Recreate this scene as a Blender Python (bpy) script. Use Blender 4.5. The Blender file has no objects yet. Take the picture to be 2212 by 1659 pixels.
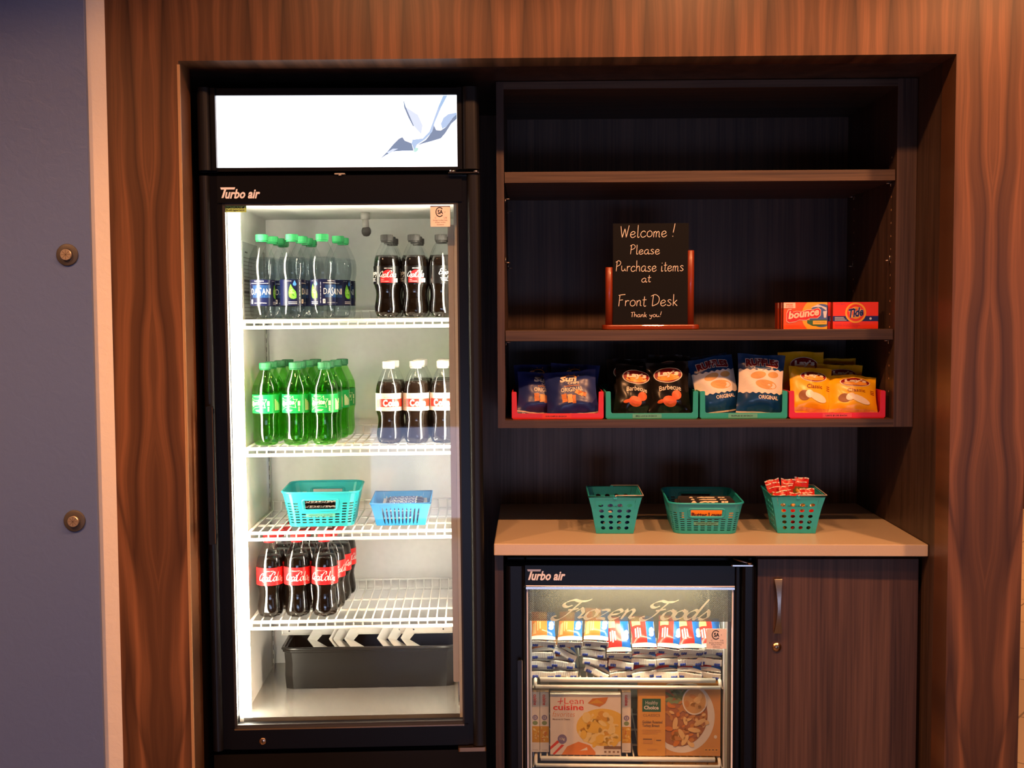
import bpy, bmesh, math, random
from mathutils import Matrix, Vector, geometry
random.seed(7)
S = bpy.context.scene
COL = S.collection
R = math.radians
# ------------------------------------------------------------------ camera, world, exposure, lights
cam_d = bpy.data.cameras.new('camera'); cam = bpy.data.objects.new('camera', cam_d); COL.objects.link(cam)
cam_d.sensor_width = 36.0; cam_d.lens = 36.0 * 2500.0 / 2212.0; cam_d.clip_start = .05
cam.matrix_world = (Matrix.Translation((0, -2.6, 1.444)) @ Matrix.Rotation(R(1.0), 4, 'Z')
                    @ Matrix.Rotation(R(90 - 3.37), 4, 'X') @ Matrix.Rotation(R(-0.28), 4, 'Z'))
S.camera = cam
w = bpy.data.worlds.new('world'); S.world = w; w.use_nodes = True
w.node_tree.nodes['Background'].inputs[0].default_value = (.5, .4, .33, 1)
w.node_tree.nodes['Background'].inputs[1].default_value = .05
vs = S.view_settings
vs.view_transform = 'Standard'; vs.look = 'None'; vs.gamma = 1; vs.use_curve_mapping = False
vs.exposure = 0.0
S.cycles.transparent_max_bounces = 24
S.cycles.max_bounces = 10
S.cycles.sample_clamp_indirect = 6.0
S.cycles.caustics_refractive = False
WARM = (1.0, .43, .17)
CEIL = 2.75
DOWNLIGHTS = [(-1.6, -1.5, 212, 141, .6), (-.4, -1.02, 72, 136, .24), (.5, -1.02, 112, 136, .22), (1.4, -1.0, 155, 136, .22)]      # x, y, watts, cone, softness of the recessed ceiling lamps
GENERAL = [(-2.1, -2.3, 70, 140, .5), (.6, -3.4, 25, 140, .5), (2.4, -3.4, 25, 140, .5), (3.4, 3.9, 420, 150, .4)]  # unseen room lamps; the last is added to brighten the far floor
FRIDGE_LED = 58.0
FREEZER_LED = 130.0
SIGN_GLOW = 2.2
WINDOW_GLOW = 6.5

# ------------------------------------------------------------------ materials
def lin(c):
    c = c / 255.0
    return c / 12.92 if c <= .04045 else ((c + .055) / 1.055) ** 2.4
def rgb(h):
    if isinstance(h, str):
        return tuple(lin(int(h[i:i + 2], 16)) for i in (0, 2, 4)) + (1.0,)
    return tuple(h) + (1.0,)
MATS = {}
def new_mat(name):
    m = bpy.data.materials.new(name); m.use_nodes = True
    nt = m.node_tree
    return m, nt, nt.nodes['Principled BSDF'], nt.nodes['Material Output']
def M(name, col, rough=.5, metal=0.0, spec=.5, emis=0.0, bump=0.0, bscale=60, coat=0.0, trans=0.0):
    """plain procedural material, slightly mottled by noise so that no surface is perfectly even"""
    if name in MATS: return MATS[name]
    m, nt, b, out = new_mat(name)
    c = rgb(col)
    N = nt.nodes; L = nt.links
    b.inputs['Roughness'].default_value = rough; b.inputs['Metallic'].default_value = metal
    b.inputs['Specular IOR Level'].default_value = spec
    b.inputs['Coat Weight'].default_value = coat
    b.inputs['Transmission Weight'].default_value = trans
    tc = N.new('ShaderNodeTexCoord'); nz = N.new('ShaderNodeTexNoise')
    nz.inputs['Scale'].default_value = bscale; nz.inputs['Detail'].default_value = 3
    L.new(tc.outputs['Object'], nz.inputs['Vector'])
    mx = N.new('ShaderNodeMix'); mx.data_type = 'RGBA'
    mx.inputs[6].default_value = c; mx.inputs[7].default_value = tuple(x * .88 for x in c[:3]) + (1,)
    L.new(nz.outputs['Fac'], mx.inputs[0]); L.new(mx.outputs[2], b.inputs['Base Color'])
    if bump:
        bp = N.new('ShaderNodeBump'); bp.inputs['Strength'].default_value = bump; bp.inputs['Distance'].default_value = .002
        L.new(nz.outputs['Fac'], bp.inputs['Height']); L.new(bp.outputs[0], b.inputs['Normal'])
    if emis:
        b.inputs['Emission Color'].default_value = c; b.inputs['Emission Strength'].default_value = emis
    MATS[name] = m
    return m
def emit(name, col, strength, base=.6):
    if name in MATS: return MATS[name]
    m, nt, b, out = new_mat(name)
    b.inputs['Base Color'].default_value = (base, base, base, 1)
    b.inputs['Emission Color'].default_value = rgb(col); b.inputs['Emission Strength'].default_value = strength
    MATS[name] = m
    return m
def thin_clear(name, tint, ior=1.45, rough=.02, milk=0.0, milkcol='c8c4bc'):
    """thin transparent sheet or bottle wall: straight-through transmission plus a Fresnel reflection on its outer side"""
    if name in MATS: return MATS[name]
    m, nt, b, out = new_mat(name); N = nt.nodes; L = nt.links
    N.remove(b)
    tr = N.new('ShaderNodeBsdfTransparent'); tr.inputs[0].default_value = rgb(tint)
    gl = N.new('ShaderNodeBsdfGlossy'); gl.inputs['Roughness'].default_value = rough
    fr = N.new('ShaderNodeFresnel'); fr.inputs[0].default_value = ior
    ge = N.new('ShaderNodeNewGeometry')
    inv = N.new('ShaderNodeMath'); inv.operation = 'SUBTRACT'; inv.inputs[0].default_value = 1
    L.new(ge.outputs['Backfacing'], inv.inputs[1])
    mu = N.new('ShaderNodeMath'); mu.operation = 'MULTIPLY'
    L.new(fr.outputs[0], mu.inputs[0]); L.new(inv.outputs[0], mu.inputs[1])
    base = tr.outputs[0]
    if milk:
        df = N.new('ShaderNodeBsdfTranslucent'); df.inputs[0].default_value = rgb(milkcol)
        d2 = N.new('ShaderNodeBsdfDiffuse'); d2.inputs[0].default_value = rgb(milkcol)
        ad = N.new('ShaderNodeMixShader'); ad.inputs[0].default_value = .5
        L.new(df.outputs[0], ad.inputs[1]); L.new(d2.outputs[0], ad.inputs[2])
        mm = N.new('ShaderNodeMixShader'); mm.inputs[0].default_value = milk
        L.new(base, mm.inputs[1]); L.new(ad.outputs[0], mm.inputs[2]); base = mm.outputs[0]
    ms = N.new('ShaderNodeMixShader')
    L.new(mu.outputs[0], ms.inputs[0]); L.new(base, ms.inputs[1]); L.new(gl.outputs[0], ms.inputs[2])
    L.new(ms.outputs[0], out.inputs['Surface'])
    MATS[name] = m
    return m
def liquid(name, tint, ior=1.33, through=.8):
    """clear drink: mostly straight-through so that light reaches what stands behind, partly refracted"""
    if name in MATS: return MATS[name]
    m, nt, b, out = new_mat(name); N = nt.nodes; L = nt.links
    N.remove(b)
    tr = N.new('ShaderNodeBsdfTransparent'); tr.inputs[0].default_value = rgb(tint)
    gl = N.new('ShaderNodeBsdfGlass'); gl.inputs['Color'].default_value = rgb(tint); gl.inputs['IOR'].default_value = ior; gl.inputs['Roughness'].default_value = 0
    ms = N.new('ShaderNodeMixShader'); ms.inputs[0].default_value = 1 - through
    L.new(tr.outputs[0], ms.inputs[1]); L.new(gl.outputs[0], ms.inputs[2]); L.new(ms.outputs[0], out.inputs['Surface'])
    MATS[name] = m
    return m
def glow_through(name, col):
    """thin print that shows the light behind it as well as the light on it"""
    m, nt, b, out = new_mat(name); N = nt.nodes; L = nt.links
    N.remove(b)
    a = N.new('ShaderNodeBsdfTranslucent'); a.inputs[0].default_value = rgb(col)
    d = N.new('ShaderNodeBsdfDiffuse'); d.inputs[0].default_value = rgb(col)
    ms = N.new('ShaderNodeMixShader'); ms.inputs[0].default_value = .22
    L.new(a.outputs[0], ms.inputs[1]); L.new(d.outputs[0], ms.inputs[2]); L.new(ms.outputs[0], out.inputs['Surface'])
    MATS[name] = m
    return m
def dotted_film(name, pitch=.0034):
    """frosted header film printed with a fine diagonal dot screen"""
    m, nt, b, out = new_mat(name); N = nt.nodes; L = nt.links
    N.remove(b)
    tc = N.new('ShaderNodeTexCoord'); mp = N.new('ShaderNodeMapping'); mp.inputs['Rotation'].default_value = (0, R(45), 0); mp.inputs['Scale'].default_value = (1 / pitch,) * 3
    L.new(tc.outputs['Object'], mp.inputs[0]); sp = N.new('ShaderNodeSeparateXYZ'); L.new(mp.outputs[0], sp.inputs[0])
    fx = math_n(nt, 'SUBTRACT', math_n(nt, 'FRACT', sp.outputs['X']), .5); fz = math_n(nt, 'SUBTRACT', math_n(nt, 'FRACT', sp.outputs['Z']), .5)
    r2 = math_n(nt, 'ADD', math_n(nt, 'MULTIPLY', fx, fx), math_n(nt, 'MULTIPLY', fz, fz))
    hole = math_n(nt, 'LESS_THAN', r2, .07)
    a = N.new('ShaderNodeBsdfTranslucent'); a.inputs[0].default_value = rgb('6c675e')
    d = N.new('ShaderNodeBsdfDiffuse'); d.inputs[0].default_value = rgb('68645c')
    m1 = N.new('ShaderNodeMixShader'); m1.inputs[0].default_value = .25; L.new(a.outputs[0], m1.inputs[1]); L.new(d.outputs[0], m1.inputs[2])
    tr = N.new('ShaderNodeBsdfTransparent'); tr.inputs[0].default_value = rgb('d8d4c8')
    m2 = N.new('ShaderNodeMixShader'); L.new(math_n(nt, 'MULTIPLY_ADD', hole, .4, .38), m2.inputs[0]); L.new(m1.outputs[0], m2.inputs[1]); L.new(tr.outputs[0], m2.inputs[2])
    L.new(m2.outputs[0], out.inputs['Surface'])
    MATS[name] = m
    return m

def math_n(nt, op, a, b=None, c=None):
    n = nt.nodes.new('ShaderNodeMath'); n.operation = op
    for i, v in enumerate((a, b, c)):
        if v is None: continue
        if isinstance(v, (int, float)): n.inputs[i].default_value = v
        else: nt.links.new(v, n.inputs[i])
    return n.outputs[0]
def veneer(name, x_axis_mid, leaf, cols, rough=.38, figure=9.0):
    """book-matched crown-cut veneer: the grain mirrors at every leaf joint; nested arches from stretched noise contours"""
    m, nt, b, out = new_mat(name); N = nt.nodes; L = nt.links
    tc = N.new('ShaderNodeTexCoord'); sp = N.new('ShaderNodeSeparateXYZ'); L.new(tc.outputs['Object'], sp.inputs[0])
    xs = math_n(nt, 'SUBTRACT', sp.outputs['X'], x_axis_mid)
    u = math_n(nt, 'PINGPONG', xs, leaf)
    # slow sideways wander of the grain
    cw = N.new('ShaderNodeCombineXYZ')
    L.new(math_n(nt, 'MULTIPLY', u, 2.2), cw.inputs[0]); L.new(math_n(nt, 'MULTIPLY', sp.outputs['Z'], .9), cw.inputs[2])
    nw = N.new('ShaderNodeTexNoise'); nw.inputs['Scale'].default_value = 1.6; nw.inputs['Detail'].default_value = 2
    L.new(cw.outputs[0], nw.inputs['Vector'])
    uu = math_n(nt, 'ADD', u, math_n(nt, 'MULTIPLY', math_n(nt, 'SUBTRACT', nw.outputs['Fac'], .5), .16))
    # growth rings
    cr = N.new('ShaderNodeCombineXYZ')
    L.new(math_n(nt, 'MULTIPLY', uu, 7.0), cr.inputs[0]); L.new(math_n(nt, 'MULTIPLY', sp.outputs['Z'], .55), cr.inputs[2])
    nr = N.new('ShaderNodeTexNoise'); nr.inputs['Scale'].default_value = 1.0; nr.inputs['Detail'].default_value = 1.0
    nr.inputs['Roughness'].default_value = .35
    L.new(cr.outputs[0], nr.inputs['Vector'])
    ring = math_n(nt, 'FRACT', math_n(nt, 'MULTIPLY', nr.outputs['Fac'], figure))
    rr = N.new('ShaderNodeValToRGB'); L.new(ring, rr.inputs[0])
    el = rr.color_ramp.elements
    el[0].position = 0; el[0].color = (.55, .55, .55, 1)
    el[1].position = 1; el[1].color = (.55, .55, .55, 1)
    for p, v in ((.3, .68), (.58, .62), (.7, .5), (.8, .2), (.88, .4)):
        e = el.new(p); e.color = (v, v, v, 1)
    # fine pores
    cf = N.new('ShaderNodeCombineXYZ')
    L.new(math_n(nt, 'MULTIPLY', uu, 260), cf.inputs[0]); L.new(math_n(nt, 'MULTIPLY', sp.outputs['Z'], 5), cf.inputs[2])
    nf = N.new('ShaderNodeTexNoise'); nf.inputs['Scale'].default_value = 1; nf.inputs['Detail'].default_value = 3
    L.new(cf.outputs[0], nf.inputs['Vector'])
    # broad light and dark stripes
    cb = N.new('ShaderNodeCombineXYZ')
    L.new(math_n(nt, 'MULTIPLY', uu, 30), cb.inputs[0]); L.new(math_n(nt, 'MULTIPLY', sp.outputs['Z'], .5), cb.inputs[2])
    nb = N.new('ShaderNodeTexNoise'); nb.inputs['Scale'].default_value = 1; nb.inputs['Detail'].default_value = 2
    L.new(cb.outputs[0], nb.inputs['Vector'])
    f = math_n(nt, 'ADD', math_n(nt, 'MULTIPLY', rr.outputs[0], .42),
               math_n(nt, 'ADD', math_n(nt, 'MULTIPLY', nf.outputs['Fac'], .16), math_n(nt, 'MULTIPLY', math_n(nt, 'MULTIPLY_ADD', nb.outputs['Fac'], 1.7, -.35), .44)))
    cc = N.new('ShaderNodeValToRGB'); L.new(f, cc.inputs[0])
    e = cc.color_ramp.elements
    e[0].position = .28; e[0].color = rgb(cols[0]); e[1].position = .8; e[1].color = rgb(cols[2])
    k = e.new(.55); k.color = rgb(cols[1])
    L.new(cc.outputs[0], b.inputs['Base Color'])
    b.inputs['Roughness'].default_value = rough; b.inputs['Specular IOR Level'].default_value = .4
    MATS[name] = m
    return m
def laminate(name, axis, cols, rough=.45, scale=1.0):
    """straight-grained wood laminate; the grain runs along the given axis"""
    m, nt, b, out = new_mat(name); N = nt.nodes; L = nt.links
    tc = N.new('ShaderNodeTexCoord')
    def grain(cross, along, detail):
        mp = N.new('ShaderNodeMapping')
        sc = [cross * scale] * 3; sc['XYZ'.index(axis)] = along * scale
        mp.inputs['Scale'].default_value = sc
        L.new(tc.outputs['Object'], mp.inputs[0])
        n = N.new('ShaderNodeTexNoise'); n.inputs['Scale'].default_value = 1; n.inputs['Detail'].default_value = detail
        n.inputs['Distortion'].default_value = .3
        L.new(mp.outputs[0], n.inputs['Vector'])
        return n.outputs['Fac']
    f = math_n(nt, 'ADD', math_n(nt, 'MULTIPLY', grain(28, .9, 2), .5), math_n(nt, 'MULTIPLY', grain(190, 3.5, 4), .5))
    cc = N.new('ShaderNodeValToRGB'); L.new(f, cc.inputs[0])
    e = cc.color_ramp.elements
    e[0].position = .34; e[0].color = rgb(cols[0]); e[1].position = .68; e[1].color = rgb(cols[1])
    L.new(cc.outputs[0], b.inputs['Base Color'])
    b.inputs['Roughness'].default_value = rough; b.inputs['Specular IOR Level'].default_value = .35
    MATS[name] = m
    return m
def painted_wall(name, col, rough, strength=.5, scale=45):
    """rolled paint over a hand-trowelled skim: large soft relief plus fine stipple"""
    m, nt, b, out = new_mat(name); N = nt.nodes; L = nt.links
    tc = N.new('ShaderNodeTexCoord')
    n1 = N.new('ShaderNodeTexNoise'); n1.inputs['Scale'].default_value = scale; n1.inputs['Detail'].default_value = 5
    n1.inputs['Distortion'].default_value = .8
    L.new(tc.outputs['Object'], n1.inputs['Vector'])
    n2 = N.new('ShaderNodeTexNoise'); n2.inputs['Scale'].default_value = 700; n2.inputs['Detail'].default_value = 2
    L.new(tc.outputs['Object'], n2.inputs['Vector'])
    h = math_n(nt, 'ADD', n1.outputs['Fac'], math_n(nt, 'MULTIPLY', n2.outputs['Fac'], .25))
    bp = N.new('ShaderNodeBump'); bp.inputs['Strength'].default_value = strength; bp.inputs['Distance'].default_value = .0025
    L.new(h, bp.inputs['Height']); L.new(bp.outputs[0], b.inputs['Normal'])
    b.inputs['Base Color'].default_value = rgb(col); b.inputs['Roughness'].default_value = rough
    MATS[name] = m
    return m
def tiles(name, col, grout, size, rough=.3, rot=0.0):
    m, nt, b, out = new_mat(name); N = nt.nodes; L = nt.links
    tc = N.new('ShaderNodeTexCoord'); mp = N.new('ShaderNodeMapping'); mp.inputs['Rotation'].default_value = (0, 0, rot)
    L.new(tc.outputs['Object'], mp.inputs[0])
    br = N.new('ShaderNodeTexBrick'); br.offset = 0; br.inputs['Scale'].default_value = 1
    br.inputs['Brick Width'].default_value = size; br.inputs['Row Height'].default_value = size
    br.inputs['Mortar Size'].default_value = .004
    br.inputs['Color1'].default_value = rgb(col); br.inputs['Color2'].default_value = tuple(c * .93 for c in rgb(col)[:3]) + (1,)
    br.inputs['Mortar'].default_value = rgb(grout)
    L.new(mp.outputs[0], br.inputs['Vector']); L.new(br.outputs['Color'], b.inputs['Base Color'])
    b.inputs['Roughness'].default_value = rough
    MATS[name] = m
    return m

# ------------------------------------------------------------------ mesh builder
class MB:
    """collects shapes and links them as ONE mesh object; each shape carries a material name"""
    def __init__(s): s.v = []; s.f = []; s.m = []; s.sm = []; s.slots = []; s.T = None
    def slot(s, m):
        if m not in s.slots: s.slots.append(m)
        return s.slots.index(m)
    def add(s, vs, fs, m, smooth=False):
        o = len(s.v); k = s.slot(m)
        s.v += [tuple(s.T @ Vector(p)) for p in vs] if s.T else [tuple(p) for p in vs]
        for f in fs:
            s.f.append([o + i for i in f]); s.m.append(k); s.sm.append(smooth)
    def box(s, x0, x1, y0, y1, z0, z1, m):
        v = [(x0, y0, z0), (x1, y0, z0), (x1, y1, z0), (x0, y1, z0), (x0, y0, z1), (x1, y0, z1), (x1, y1, z1), (x0, y1, z1)]
        s.add(v, [(0, 3, 2, 1), (4, 5, 6, 7), (0, 1, 5, 4), (1, 2, 6, 5), (2, 3, 7, 6), (3, 0, 4, 7)], m)
    def rbox(s, x0, x1, y0, y1, z0, z1, r, m, n=4, axis='Y'):
        """box whose outline across the given axis has rounded corners"""
        if axis == 'Y': a0, a1, b0, b1, d0, d1 = x0, x1, z0, z1, y0, y1; f = lambda a, b, d: (a, d, b)
        elif axis == 'Z': a0, a1, b0, b1, d0, d1 = x0, x1, y0, y1, z0, z1; f = lambda a, b, d: (a, b, d)
        else: a0, a1, b0, b1, d0, d1 = y0, y1, z0, z1, x0, x1; f = lambda a, b, d: (d, a, b)
        P = rounded(a0, a1, b0, b1, r, n); k = len(P)
        v = [f(a, b, d0) for a, b in P] + [f(a, b, d1) for a, b in P]
        s.add(v, [tuple(range(k)), tuple(range(2 * k - 1, k - 1, -1))] + [(i, k + i, k + (i + 1) % k, (i + 1) % k) for i in range(k)], m)
    def prism(s, pts, y0, y1, m, fn=None):
        """extrude a polygon given in (x, z) from y0 to y1"""
        fn = fn or (lambda a, b, d: (a, d, b))
        k = len(pts)
        v = [fn(a, b, y0) for a, b in pts] + [fn(a, b, y1) for a, b in pts]
        tri = geometry.tessellate_polygon([[Vector((a, b, 0)) for a, b in pts]])
        s.add(v, [tuple(t) for t in tri] + [tuple(k + i for i in reversed(t)) for t in tri] + [(i, k + i, k + (i + 1) % k, (i + 1) % k) for i in range(k)], m)
    def tube(s, path, r, m, n=8, cap=True, closed=False):
        path = [Vector(p) for p in path]; rings = []; k = len(path)
        prev = None
        for i, p in enumerate(path):
            a = path[i - 1] if (i > 0 or closed) else p; c = path[(i + 1) % k] if (i < k - 1 or closed) else p
            t = (c - a).normalized()
            if prev is None:
                up = Vector((0, 0, 1)) if abs(t.z) < .9 else Vector((1, 0, 0))
                e1 = t.cross(up).normalized()
            else:
                e1 = (prev - t * prev.dot(t)).normalized()
            prev = e1; e2 = t.cross(e1)
            rr = r[i] if isinstance(r, (list, tuple)) else r
            rings.append([p + (e1 * math.cos(j * 2 * math.pi / n) + e2 * math.sin(j * 2 * math.pi / n)) * rr for j in range(n)])
        v = [q for g in rings for q in g]; fs = []
        for i in range(k if closed else k - 1):
            for j in range(n):
                a = i * n + j; b = i * n + (j + 1) % n; i2 = (i + 1) % k
                fs.append((a, b, i2 * n + (j + 1) % n, i2 * n + j))
        if cap and not closed: fs += [tuple(range(n - 1, -1, -1)), tuple((k - 1) * n + j for j in range(n))]
        s.add(v, fs, m, True)
    def lathe(s, prof, m, n=32, c=(0, 0), mod=None, caps=(False, False), axis='Z', smooth=True):
        """spin a (radius, height) profile; mod(theta, h) scales the radius"""
        v = []; fs = []
        for r, h in prof:
            for j in range(n):
                t = j * 2 * math.pi / n; q = r * (mod(t, h) if mod else 1)
                x, y = q * math.cos(t), q * math.sin(t)
                v.append((c[0] + x, c[1] + y, h) if axis == 'Z' else ((c[0] + x, h, c[1] + y)))
        for i in range(len(prof) - 1):
            for j in range(n):
                a = i * n + j; b = i * n + (j + 1) % n
                q = (a, b, b + n, a + n)
                fs.append(q if axis == 'Z' else q[::-1])
        if caps[0]: fs.append(tuple(range(n - 1, -1, -1)) if axis == 'Z' else tuple(range(n)))
        if caps[1]:
            o = (len(prof) - 1) * n
            fs.append(tuple(o + j for j in range(n)) if axis == 'Z' else tuple(o + j for j in range(n - 1, -1, -1)))
        s.add(v, fs, m, smooth)
    def grid(s, f, nu, nv, m, smooth=True):
        v = [f(i / nu, j / nv) for j in range(nv + 1) for i in range(nu + 1)]
        s.add(v, [(j * (nu + 1) + i, j * (nu + 1) + i + 1, (j + 1) * (nu + 1) + i + 1, (j + 1) * (nu + 1) + i) for j in range(nv) for i in range(nu)], m, smooth)
    # flat print on a surface: mp(x, z, layer) gives the point on the surface
    def pprect(s, x0, x1, z0, z1, mp, m, l=1, nx=1, nz=1):
        s.grid(lambda a, b: mp(x0 + (x1 - x0) * a, z0 + (z1 - z0) * b, l), nx, nz, m, False)
    def ppoly(s, pts, mp, m, l=1, sub=0):
        tri = geometry.tessellate_polygon([[Vector((a, b, 0)) for a, b in pts]])
        if sub:                                     # split the triangles so that the print follows a curved surface
            T = [tuple(pts[i] for i in t) for t in tri]
            for _ in range(sub):
                N_ = []
                for a, b, c in T:
                    ab, bc, ca = (((p[0] + q[0]) / 2, (p[1] + q[1]) / 2) for p, q in ((a, b), (b, c), (c, a)))
                    N_ += [(a, ab, ca), (ab, b, bc), (ca, bc, c), (ab, bc, ca)]
                T = N_
            pts = [q for t in T for q in t]; tri = [(3 * i, 3 * i + 1, 3 * i + 2) for i in range(len(T))]
        fs = []
        for t in tri:
            (ax, ay), (bx, by), (cx, cy) = (pts[i] for i in t)
            fs.append(tuple(t) if (bx - ax) * (cy - ay) - (by - ay) * (cx - ax) > 0 else tuple(reversed(t)))
        s.add([mp(a, b, l) for a, b in pts], fs, m)
    def pdisc(s, cx, cz, rx, rz, mp, m, l=1, n=24, rings=2, inner=0.0, a0=0.0, a1=360.0, rot=0.0):
        v = []; fs = []
        full = abs(a1 - a0) >= 359.9; k = n if full else n + 1
        cr, sr = math.cos(R(rot)), math.sin(R(rot))
        for i in range(rings + 1):
            q = inner + (1 - inner) * i / rings
            for j in range(k):
                t = R(a0 + (a1 - a0) * j / n)
                x, z = rx * q * math.cos(t), rz * q * math.sin(t)
                v.append(mp(cx + x * cr - z * sr, cz + x * sr + z * cr, l))
        for i in range(rings):
            for j in range(n):
                a = i * k + j; b = i * k + (j + 1) % k
                fs.append((a, a + k, b + k, b))
        s.add(v, fs, m)
    def text(s, txt, x0, x1, z0, z1, mp, m, l=2, bold=.02, shear=0.0, warp=None):
        """lettering in the built-in typeface, fitted to a rectangle"""
        pts, fs = glyph_mesh(txt, bold, shear)
        ax = [p[0] for p in pts]; az = [p[1] for p in pts]
        a, b, c, d = min(ax), max(ax), min(az), max(az)
        o = []
        for x, z in pts:
            x = x0 + (x - a) / (b - a) * (x1 - x0); z = z0 + (z - c) / max(d - c, 1e-6) * (z1 - z0)
            if warp: x, z = warp(x, z)
            o.append(mp(x, z, l))
        s.add(o, fs, m)
    def script(s, txt, x0, x1, z0, z1, mp, m, l=2, wd=.002, nib=None, shear=0.0, table=None, jit=0.0):
        """pen lettering from strokes, fitted to a rectangle; nib = (angle, thin) makes a broad-nib contrast"""
        st = pen_strokes(txt, table or HAND, jit)
        P = [p for t in st for p in t]
        P = [(x + y * shear, y) for x, y in P]
        a, b = min(p[0] for p in P), max(p[0] for p in P); c, d = min(p[1] for p in P), max(p[1] for p in P)
        for t in st:
            q = [(x0 + (x + y * shear - a) / (b - a) * (x1 - x0), z0 + (y - c) / (d - c) * (z1 - z0)) for x, y in t]
            v = []; fs = []
            for i, (x, z) in enumerate(q):
                p0 = q[max(i - 1, 0)]; p1 = q[min(i + 1, len(q) - 1)]
                dx, dz = p1[0] - p0[0], p1[1] - p0[1]; n = math.hypot(dx, dz) or 1
                dx, dz = dx / n, dz / n
                if nib:
                    na = R(nib[0]); k = abs(dx * math.sin(na) - dz * math.cos(na))
                    h = wd * (nib[1] + (1 - nib[1]) * k) / 2
                else: h = wd / 2
                if i == 0 or i == len(q) - 1: h *= .7
                v += [mp(x - dz * h, z + dx * h, l), mp(x + dz * h, z - dx * h, l)]
                if i: fs.append((2 * i - 1, 2 * i + 1, 2 * i, 2 * i - 2))
            s.add(v, fs, m)
    def build(s, name, parent=None, bevel=0.0, seg=2, solid=0.0, weld=False, smooth_angle=None, subdiv=0):
        me = bpy.data.meshes.new(name)
        me.from_pydata(s.v, [], s.f)
        for sl in s.slots: me.materials.append(MATS[sl])
        me.polygons.foreach_set('material_index', s.m); me.polygons.foreach_set('use_smooth', s.sm)
        if weld:
            bm = bmesh.new(); bm.from_mesh(me); bmesh.ops.remove_doubles(bm, verts=bm.verts, dist=1e-5)
            bm.to_mesh(me); bm.free()
        me.update()
        o = bpy.data.objects.new(name, me); COL.objects.link(o)
        if parent: o.parent = parent
        if solid:
            d = o.modifiers.new('thickness', 'SOLIDIFY'); d.thickness = solid; d.offset = 0
        if bevel:
            d = o.modifiers.new('bevel', 'BEVEL'); d.width = bevel; d.segments = seg; d.limit_method = 'ANGLE'; d.angle_limit = R(40)
        return o
def rounded(a0, a1, b0, b1, r, n=4):
    P = []
    for cx, cy, t0 in ((a1 - r, b0 + r, -90), (a1 - r, b1 - r, 0), (a0 + r, b1 - r, 90), (a0 + r, b0 + r, 180)):
        for i in range(n + 1):
            t = R(t0 + 90 * i / n); P.append((cx + r * math.cos(t), cy + r * math.sin(t)))
    return P
_GL = {}
def glyph_mesh(txt, bold, shear):
    k = (txt, bold, shear)
    if k in _GL: return _GL[k]
    cu = bpy.data.curves.new('lettering', 'FONT'); cu.body = txt; cu.offset = bold; cu.shear = shear; cu.resolution_u = 2
    cu.fill_mode = 'FRONT'
    ob = bpy.data.objects.new('lettering', cu); COL.objects.link(ob)
    bpy.context.view_layer.update()
    me = bpy.data.meshes.new_from_object(ob.evaluated_get(bpy.context.evaluated_depsgraph_get()))
    pts = [(v.co.x, v.co.y) for v in me.vertices]
    fs = []
    for p in me.polygons:
        t = list(p.vertices)
        ar = sum(pts[t[i]][0] * pts[t[(i + 1) % len(t)]][1] - pts[t[(i + 1) % len(t)]][0] * pts[t[i]][1] for i in range(len(t)))
        fs.append(tuple(t) if ar > 0 else tuple(reversed(t)))
    bpy.data.objects.remove(ob); bpy.data.curves.remove(cu); bpy.data.meshes.remove(me)
    _GL[k] = (pts, fs)
    return _GL[k]
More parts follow.
